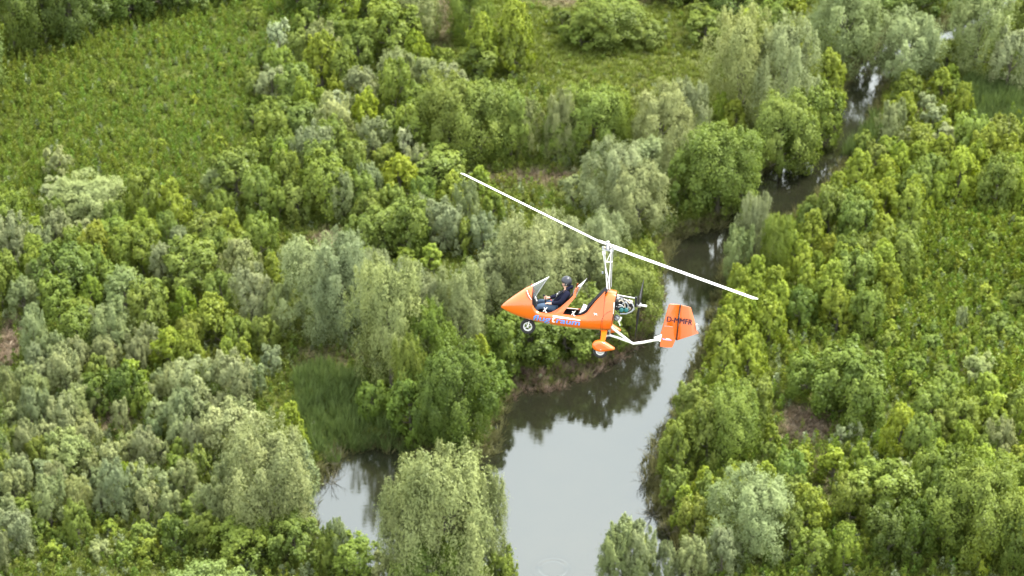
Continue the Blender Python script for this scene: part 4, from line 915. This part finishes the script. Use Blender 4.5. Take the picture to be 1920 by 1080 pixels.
# rotor blades: span vector in the traced plane, chord mostly across
def full(px, py): return ((px - 900) * 4.3205, (py - 440) * 4.3205)
hubp = full(1137.5, 461.0); lt = full(866.5, 325.0); rt = full(1409, 560)
def blade(tip, chord, ytip, wr, wt, name):
    mb = MB(); A = Pt(*hubp, 0); B = Pt(*tip, ytip); dv = (B - A).normalized(); n = 14; rs = []
    for i in range(n + 1):
        t = .045 + .955 * i / n; c = A.lerp(B, t); cw = chord * (wr + (wt - wr) * t) * .5
        # chord direction: across and tilted so that the upper face shows to the viewer
        ch = Vector((0.0, .78, .62)); ch = (ch - dv * ch.dot(dv)).normalized(); up = dv.cross(ch).normalized(); 
        if up.z < 0: up = -up
        th = .008
        prof = [(-1, 0), (-.75, .8), (-.3, 1), (.3, .6), (1, .05), (1, -.05), (.3, -.45), (-.3, -.6), (-.75, -.5)]
        sweep = (0 if i < n else 0)
        rs.append([c + ch * (a * cw) + up * (b * th) for a, b in prof])
    k = len(rs[0]); vs = [p for r in rs for p in r]
    # raked tip
    for j in range(k): vs[-k + j] = vs[-k + j] + dv * (.06 if name == 'l' else .09) * (1 if (j in (3, 4, 5, 6)) == (name != 'l') else -1) * .6
    mb.add(vs, [[i * k + j, i * k + (j + 1) % k, (i + 1) * k + (j + 1) % k, (i + 1) * k + j] for i in range(n) for j in range(k)], 0, True)
    mb.add(rs[0], [list(range(k))]); mb.add(vs[-k:], [list(range(k))[::-1]]); return part(mb, 'rotor_blade', WHITE)
blade(lt, .068, .5, .85, .80, 'l'); blade(rt, .072, -.5, 1.15, 1.15, 'r')
mb = MB(); a, b = Pt(*full(1122, 452.6), .02), Pt(*full(1174, 471.5), -.02); dv = (b - a).normalized(); ch = Vector((0, .78, .62)); ch = (ch - dv * ch.dot(dv)).normalized(); up = dv.cross(ch)
mb.box(a.lerp(b, .5) + Vector((0, -.02, .0)), dv * (b - a).length / 2, ch * .032, up * .02); part(mb, 'hub_bar', ALU)
for X, Y in ((1124,455),(1150,464),(1160,467)):
    mb = MB(); mb.ball(Pt(*full(X, Y), -.06), .014, .014, .014, 8, 6); part(mb, 'bolt', STEEL)

# engine
E = lambda X, Y, y=0: Pt(X, Y, y)
mb = MB(); mb.box(E(1160,570), (.20,0,-.028), (0,.17,0), (.015,0,.11)); mb.box(E(1215,572), (.07,0,-.01), (0,.1,0), (.01,0,.085)); eng = part(mb, 'engine_block', BLACK)
re = random.Random(4)
for X, Y, s in [(1118,515,.05),(1150,520,.045),(1185,540,.05),(1215,545,.05),(1105,560,.045),(1130,548,.05),(1205,590,.045),(1228,575,.05),(1110,500,.04)]:
    mb = MB(); c = E(X, Y, -.14 + re.uniform(-.04, .06)); mb.lathe(c, [(.001, s), (s * .9, s * .9), (s, 0), (s * .7, -s * .9), (.001, -s)], 12, axis=Vector((re.uniform(-1, 1), re.uniform(-1, 0), re.uniform(-.4, 1)))); part(mb, 'housing', re.choice([ALU, BLACK, COPPER, STEEL]), eng)
for X in (1143, 1181):
    mb = MB(); mb.lathe(E(X, 608, -.24), [(.001,.05),(.045,.05),(.056,.03),(.056,-.04),(.001,-.04)], 14, axis=Vector((.1,1,.1))); part(mb, 'valve_cover', TEAL, eng)
pipes = [([(1120,540),(1140,528),(1165,550),(1170,590)], .022, COPPER), ([(1150,560),(1175,545),(1195,570),(1190,600)], .018, STEEL), ([(1100,520),(1130,500),(1170,515),(1215,535)], .014, ALU), ([(1110,490),(1150,505),(1200,525)], .01, BLACK),
         ([(1130,640),(1180,640),(1225,620),(1245,600)], .022, STEEL), ([(1205,545),(1230,560),(1242,590),(1225,615)], .016, ALU), ([(1098,580),(1120,585),(1145,580)], .012, ALU), ([(1160,520),(1180,530),(1210,560)], .012, COPPER),
         ([(1090,600),(1115,625),(1150,640),(1200,636)], .014, BLACK), ([(1120,565),(1145,570),(1160,588)], .009, WHITE), ([(1195,615),(1215,600),(1220,575)], .012, COPPER), ([(1104,535),(1112,560),(1108,590)], .012, BLACK)]
for pts, r_, m_ in pipes:
    mb = MB(); yy = -.2 - re.uniform(0, .06); mb.tube([E(a, b, yy) for a, b in pts], r_, 7); part(mb, 'pipe', m_, eng)
mb = MB(); mb.lathe(E(1105,672,-.12), [(.001,.07),(.07,.06),(.078,0),(.07,-.06),(.001,-.07)], 16, axis=Vector((.2,1,.1))); part(mb, 'oil_tank', STEEL)
mb = MB(); mb.tube([E(1140,668,-.12), E(1132,690,-.12), E(1118,703,-.12)], .032, 9); mb.tube([E(1120,700,-.12), E(1133,736,-.12)], .015, 8); part(mb, 'exhaust', WHITE)
tubep('engine_strut', WHITE, [(1108,488),(1262,516)], .014, 8, -.02)
tubep('engine_strut', WHITE, [(1082,550,-.3),(1078,600,-.3),(1074,640,-.3)], .014, 8)
mb = MB(); mb.box(E(1261,545), (.03,0,0), (0,.05,0), (.005,0,.13)); part(mb, 'gearbox', BLACK)
# propeller
bz = Vector((math.sin(R_(8)), 0, math.cos(R_(8)))); bx = Vector((math.cos(R_(8)), 0, -math.sin(R_(8)))); hc = Pt(1286, 570, 0)
mb = MB(); mb.lathe(hc, [(.001,.06),(.06,.05),(.075,0),(.06,-.07),(.001,-.07)], 18, axis=bx); prop = part(mb, 'propeller', ALU)
mb = MB(); mb.tube([hc + bx * .05, hc + bx * .20], [.03, .026], 10); part(mb, 'spinner_shaft', WHITE, prop)
for a in (180, 60, -60):
    d = bz * math.cos(R_(a)) + Vector((0, 1, 0)) * math.sin(R_(a)); mb = MB(); rs = []; sd2 = d.cross(bx)
    for i in range(12):
        t = i / 11; rad = .05 + .87 * t; cw = .5 * (.06 + .06 * math.sin(min(1, t * 1.7) * 2.2)) * (1 - .55 * t ** 3); tw = R_(50 - 34 * t); c1 = sd2 * math.cos(tw) + bx * math.sin(tw); nn = d.cross(c1); c = hc + d * rad
        rs.append([c - c1 * cw, c + nn * .012 * (1 - .7 * t), c + c1 * cw, c - nn * .008 * (1 - .7 * t)])
    vs = [p for r in rs for p in r]; mb.add(vs, [[i * 4 + j, i * 4 + (j + 1) % 4, (i + 1) * 4 + (j + 1) % 4, (i + 1) * 4 + j] for i in range(11) for j in range(4)], 0, True); mb.add(rs[0], [[0, 1, 2, 3]]); mb.add(rs[-1], [[3, 2, 1, 0]])
    part(mb, 'propeller_blade', BLACK, prop)
# keel and tail boom
tubep('tail_boom', WHITE, [(1060,748,0),(1140,808,0),(1216,868,0),(1242,884,0),(1330,872,0),(1425,853,0),(1560,852,0)], .033, 10)
tubep('keel_tube', WHITE, [(1028,808,0),(1120,836,0),(1200,865,0),(1240,880,0)], .030, 10)
tubep('keel_bracket', ALU, [(1050,770,-.02),(1042,812,-.02)], .036, 8)
mb = MB(); mb.box(E(1030,790), (.06,0,0), (0,.14,0), (0,0,.03)); part(mb, 'undercarriage_frame', BLACK)
# tail surfaces
def plate(poly, y0, y1, name, m, label=None, yt=None):
    yr = y0 if yt is None else yt; mb = MB(); a = [Pt(X, Y, yr) for X, Y in poly]; mb.prism([Vector((p.x, y0, p.z)) for p in a], [Vector((p.x, y1, p.z)) for p in a]); return part(mb, name, m, None, label)
def foil(poly_front_to_back, y, th, name, m):     # rounded plate: list of (Xle, Yle, Xte, Yte) from top to bottom
    mb = MB(); prof = [(0, 0), (.06, .7), (.3, 1), (.7, .8), (1, .25), (1, -.25), (.7, -.8), (.3, -1), (.06, -.7)]; rs = []
    for xa, ya, xb, yb in poly_front_to_back:
        a, b = Pt(xa, ya, y), Pt(xb, yb, y); rs.append([a.lerp(b, u_) + Vector((0, v_ * th, 0)) for u_, v_ in prof])
    k = len(prof); vs = [p for r in rs for p in r]; mb.add(vs, [[i * k + j, i * k + (j + 1) % k, (i + 1) * k + (j + 1) % k, (i + 1) * k + j] for i in range(len(rs) - 1) for j in range(k)], 0, True)
    mb.add(rs[0], [list(range(k))]); mb.add(rs[-1], [list(range(k))[::-1]]); return part(mb, name, m)
foil([(1531,561,1612,566),(1524,566,1611,569),(1500,655,1603,665),(1478,740,1594,760),(1462,800,1588,852)], 0, .032, 'fin', ORANGE)
foil([(1620,568,1700,588),(1610,670,1728,682),(1600,770,1756,780),(1591,856,1766,797)], 0, .018, 'rudder', ORANGE)
plate([(1738,727),(1754,721),(1769,762),(1748,776)], -.02, .02, 'trim_tab', TABM); plate([(1754,723),(1769,729),(1778,758),(1768,764)], -.008, .008, 'trim_tab', TABM2)
near = [(1484,737),(1520,738),(1552,744),(1560,800),(1572,856),(1549,909),(1500,910),(1452,903),(1455,860),(1466,800)]
NY = -.36
plate(near, NY - .012, NY + .012, 'tail_endplate', ORANGE, yt=NY)
mb = MB(); a = [Pt(X, Y, NY) for X, Y in near]; mb.prism([Vector((p.x, -NY - .012, p.z)) for p in a], [Vector((p.x, -NY + .012, p.z)) for p in a]); part(mb, 'tail_endplate', ORANGE)
zs_ = Pt(1500, 868, NY).z; xl = Pt(1455, 868, NY).x; xr_ = Pt(1556, 868, NY).x
mb = MB(); ap = Pt(1402, 822, 0)
ro = [Vector((xl + .02, NY + .012, zs_)), Vector((xr_ - .05, NY + .012, zs_ - .02)), Vector((xr_ - .05, -NY - .012, zs_ - .02)), Vector((xl + .02, -NY - .012, zs_)), Vector((ap.x + .02, 0, zs_ + .01))]
mb.prism([p + Vector((0, 0, .015)) for p in ro], [p - Vector((0, 0, .015)) for p in ro]); part(mb, 'tailplane', WHITE)
tubep('hinge_line', BLACK, [(1616,569,0),(1603,665,0),(1597,760,0),(1589,854,0)], .014, 6)
tubep('endplate_highlight', ALU, [(1484,738,NY-.016),(1520,739,NY-.016),(1550,745,NY-.016)], .005, 5)  # bright strip added as the highlight along the endplate's top edge
def tailp(X, Y): return Pt(X, Y, -.036)
letters('D-MMFR', 62, 1502, 702, 32 / 225, NAVYP, 'registration', .18, .90, .0, lambda X, Y: Pt(X, Y, -.045), None, ((0, 0), (2, .001)))
mb = MB(); mb.prism([Pt(X, Y, NY - .016) for X, Y in [(1466,838),(1480,838),(1500,848),(1480,850)]], [Pt(X, Y, NY - .013) for X, Y in [(1466,838),(1480,838),(1500,848),(1480,850)]]); mb.prism([Pt(X, Y, NY - .016) for X, Y in [(1506,843),(1540,847),(1546,855),(1500,852)]], [Pt(X, Y, NY - .013) for X, Y in [(1506,843),(1540,847),(1546,855),(1500,852)]]); part(mb, 'emblem', LILAC)
mb = MB(); mb.prism([Pt(X, Y, NY - .017) for X, Y in [(1500,836),(1532,842),(1532,846),(1508,843),(1500,851),(1494,851)]], [Pt(X, Y, NY - .014) for X, Y in [(1500,836),(1532,842),(1532,846),(1508,843),(1500,851),(1494,851)]]); part(mb, 'emblem', WHITEP)

# ================================================================ pilot
SKIN = mat('skin', (0.52, 0.30, 0.21), 0.55, var=.05); NAVY = mat('navy_jacket', (0.007, 0.008, 0.018), 0.9, spec=.08, var=.3, scale=10, bump=.5); JEANS = mat('blue_denim', (0.045, 0.068, 0.105), 0.9, spec=.08, var=.35, scale=14, bump=.4)
HELM = mat('dark_helmet', (0.014, 0.016, 0.024), 0.38, spec=.35, var=.25, scale=12, coat=.2); SHOE = mat('dark_shoe', (0.03, 0.03, 0.03), .7)
pilot = empty('person', GM); tag(pilot, 'pilot in dark jacket, jeans and helmet holding the stick in the front seat', 'person')
def Q(X, Y, y=0.0): return Pt(432 + .36 * X, 302.4 + .36 * Y, y)
def skin_obj(name, chains, material, sub=1):
    """chains: lists of (key, point, radius); shared keys weld"""
    keys = {}; vs = []; rs = []; es = []
    for ch in chains:
        prev = None
        for key, p, r in ch:
            if key not in keys: keys[key] = len(vs); vs.append(p); rs.append(r)
            i = keys[key]
            if prev is not None and prev != i: es.append((prev, i))
            prev = i
    me = bpy.data.meshes.new(name); me.from_pydata(vs, es, []); me.materials.append(material); o = link(name, me, pilot)
    md = o.modifiers.new('skin', 'SKIN'); md.use_smooth_shade = True
    if not me.skin_vertices: raise RuntimeError('no skin layer')
    for i, r in enumerate(rs):
        me.skin_vertices[0].data[i].radius = (r, r) if not isinstance(r, tuple) else r
    me.skin_vertices[0].data[0].use_root = True
    s = o.modifiers.new('sub', 'SUBSURF'); s.levels = sub; s.render_levels = sub; return o
J = dict(pel=Q(470,760), wai=Q(570,655), che=Q(690,530), nb=Q(755,425), nk=Q(742,365), hd=Q(735,270), cr=Q(740,190),
         nS=Q(775,470,-.19), nE=Q(610,690,-.27), nW=Q(380,712,-.17), nP=Q(335,705,-.16), fS=Q(715,450,.19), fE=Q(500,545,.24), fW=Q(340,585,.09), fP=Q(295,583,.07),
         nH=Q(450,800,-.10), nK=Q(130,760,-.14), nA=Q(-90,960,-.12), nF=Q(-170,930,-.12), fH=Q(450,740,.10), fK=Q(150,655,.14), fA=Q(-50,860,.12), fF=Q(-130,830,.12))
def fingers(pre, wrist, palm, across, fwd, down, curl):
    out_ = []
    lens = (.072, .080, .075, .060)
    for i, L_ in enumerate(lens):
        b = palm + across * (.030 - .020 * i) + fwd * .012; p1 = b + fwd * L_ * .45 + down * .012 * curl; p2 = p1 + (fwd * (1 - curl * .8) + down * curl).normalized() * L_ * .32; p3 = p2 + (fwd * (1 - curl * 1.5) + down * curl).normalized() * L_ * .25
        out_.append([(pre + 'P', palm, .030), (pre + f'b{i}', b, .010), (pre + f'1{i}', p1, .009), (pre + f'2{i}', p2, .0085), (pre + f'3{i}', p3, .007)])
    t0 = palm - fwd * .02 + across * .035; t1 = t0 + (fwd * .7 + across * .5 + down * .3).normalized() * .035; t2 = t1 + (fwd * .8 + down * .5).normalized() * .028
    out_.append([(pre + 'P', palm, .030), (pre + 't0', t0, .013), (pre + 't1', t1, .011), (pre + 't2', t2, .009)]); return out_
fwd_n = (J['nP'] - J['nW']).normalized(); fwd_f = (J['fP'] - J['fW']).normalized()
chains = [[('pel', J['pel'], .12), ('wai', J['wai'], .115), ('che', J['che'], .125), ('nb', J['nb'], .07), ('nk', J['nk'], .055), ('hd', J['hd'], .078), ('cr', J['cr'], .085)],
          [('hd', J['hd'], .078), ('nose', Q(652,282), .022)], [('hd', J['hd'], .078), ('chin', Q(680,335), .034)],
          [('che', J['che'], .125), ('nS', J['nS'], .06), ('nE', J['nE'], .042), ('nW', J['nW'], .028), ('nP', J['nP'], .030)],
          [('che', J['che'], .125), ('fS', J['fS'], .06), ('fE', J['fE'], .042), ('fW', J['fW'], .028), ('fP', J['fP'], .030)],
          [('pel', J['pel'], .12), ('nH', J['nH'], .08), ('nK', J['nK'], .06), ('nA', J['nA'], .042), ('nF', J['nF'], .035)],
          [('pel', J['pel'], .12), ('fH', J['fH'], .08), ('fK', J['fK'], .06), ('fA', J['fA'], .042), ('fF', J['fF'], .035)]]
chains += fingers('n', J['nW'], J['nP'], Vector((0, 1, 0)), fwd_n, Vector((0, 0, -1)), .35)
chains += fingers('f', J['fW'], J['fP'], Vector((0, 0, 1)), fwd_f, Vector((0, -1, 0)), .85)
skin_obj('body', chains, SKIN, 1)
sh_n = J['nE'].lerp(J['nW'], .88); sh_f = J['fE'].lerp(J['fW'], .90)
skin_obj('jacket', [[('p', Q(500,765), .150), ('w', Q(575,672), .158), ('c', Q(690,545), .165), ('s', Q(765,440), .105), ('n', Q(765,395), .075)],
                    [('c', Q(690,545), .165), ('nS', J['nS'], .088), ('m', J['nS'].lerp(J['nE'], .5), .075), ('nE', J['nE'], .070), ('nC', sh_n, .046)],
                    [('c', Q(690,545), .165), ('fS', J['fS'], .088), ('m2', J['fS'].lerp(J['fE'], .5), .070), ('fE', J['fE'], .062), ('fC', sh_f, .043)]], NAVY, 2)
skin_obj('hood', [[('a', Q(800,360,-.10), .05), ('b', Q(870,330,0), .062), ('c', Q(800,350,.10), .05)], [('a', Q(800,360,-.10), .05), ('d', Q(740,395,-.085), .035)], [('c', Q(800,350,.10), .05), ('e', Q(735,385,.085), .035)]], NAVY, 2)
skin_obj('jeans', [[('p', J['pel'], .140), ('nH', J['nH'], .112), ('t', J['nH'].lerp(J['nK'], .55), .100), ('nK', J['nK'], .078), ('nA', J['nA'], .062)],
                   [('p', J['pel'], .140), ('fH', J['fH'], .105), ('t2', J['fH'].lerp(J['fK'], .55), .094), ('fK', J['fK'], .078), ('fA', J['fA'], .062)]], JEANS, 2)
for k in ('n', 'f'):
    mb = MB(); c = J[k + 'A'].lerp(J[k + 'F'], .6) + Vector((0, 0, -.03)); mb.ball(c, .13, .045, .045, 12, 8); part(mb, 'shoe', SHOE, pilot)
# helmet: shell with the face opening, ear cups, visor rim, microphone
mb = MB(); hcn = Q(745,208); nu, nv = 28, 16; vs = []; rx, ry, rz = .132, .122, .130
for j in range(nv + 1):
    for i in range(nu):
        t = math.pi * j / nv; p = 2 * math.pi * i / nu; vs.append(hcn + Vector((rx * math.sin(t) * math.cos(p), ry * math.sin(t) * math.sin(p), rz * math.cos(t))))
fs = []
for j in range(nv):
    for i in range(nu):
        c = sum((Vector(vs[q]) for q in (j * nu + i, j * nu + (i + 1) % nu, (j + 1) * nu + i, (j + 1) * nu + (i + 1) % nu)), Vector()) / 4 - hcn
        if c.z < -.085 or (c.x < -.035 and c.z < -.012 - .25 * max(0, c.x + .09)): continue
        fs.append([j * nu + i, j * nu + (i + 1) % nu, (j + 1) * nu + (i + 1) % nu, (j + 1) * nu + i])
mb.add(vs, fs, 0, True); hel = part(mb, 'helmet', HELM, pilot); s_ = hel.modifiers.new('shell', 'SOLIDIFY'); s_.thickness = .012
for sg in (-1, 1):
    mb = MB(); c = hcn + Vector((.012, sg * .112, -.055)); mb.lathe(c, [(.001,.028),(.040,.024),(.050,0),(.048,-.02),(.001,-.02)], 16); part(mb, 'ear_cup', BLACK, hel)
    mb = MB(); mb.tube([c + Vector((-.01, sg * .026, -.02)), c + Vector((-.005, sg * .03, .02))], .010, 6); part(mb, 'cup_logo', ALU, hel)
mb = MB(); mb.tube([hcn + Vector((-.02, -.12, -.07)), hcn + Vector((-.08, -.09, -.10)), hcn + Vector((-.115, -.03, -.095))], .006, 5); mb.ball(hcn + Vector((-.118, -.02, -.094)), .014, .014, .012, 8, 6); part(mb, 'microphone', BLACK, hel)
mb = MB(); mb.tube([hcn + Vector((-.03, -.118, -.02)), hcn + Vector((-.09, -.085, -.008)), hcn + Vector((-.135, 0, .0)), hcn + Vector((-.09, .085, -.008)), hcn + Vector((-.03, .118, -.02))], .011, 6); part(mb, 'visor_rim', BLACK, hel)
for sg in (-1, 1):
    mb = MB(); c = Q(672,262) + Vector((0, sg * .032, 0)); mb.ball(c, .014, .02, .012, 8, 6); part(mb, 'eye', BLACK, pilot)
mb = MB(); mb.ball(Q(668,318), .012, .022, .006, 8, 5); part(mb, 'mouth', mat('lips', (.35, .14, .12), .6), pilot)
# harness with bright adjusters
mb = MB(); mb.tube([Q(740,400,-.13), Q(640,450,-.15), Q(560,520,-.13), Q(470,620,-.08)], .013, 5); part(mb, 'harness', BLACK, pilot)
for a, b in (((585,435),(568,470)), ((545,485),(540,492)), ((530,505),(520,548))):
    mb = MB(); mb.tube([Q(*a, -.17), Q(*b, -.16)], .013, 6); part(mb, 'harness_buckle', ALU, pilot)
mb = MB(); mb.tube([Q(395,620,-.02), Q(415,650,-.05)], .015, 5); part(mb, 'strap', REDM, pilot)
# control stick held by the far hand belongs to the aircraft
mb = MB(); mb.tube([Q(300,760,.05), Q(275,640,.055), Q(255,560,.06), Q(238,525,.06)], [.014, .018, .022, .024], 9); mb.ball(Q(238,522,.06), .028, .024, .02, 10, 6); part(mb, 'control_stick', BLACK)
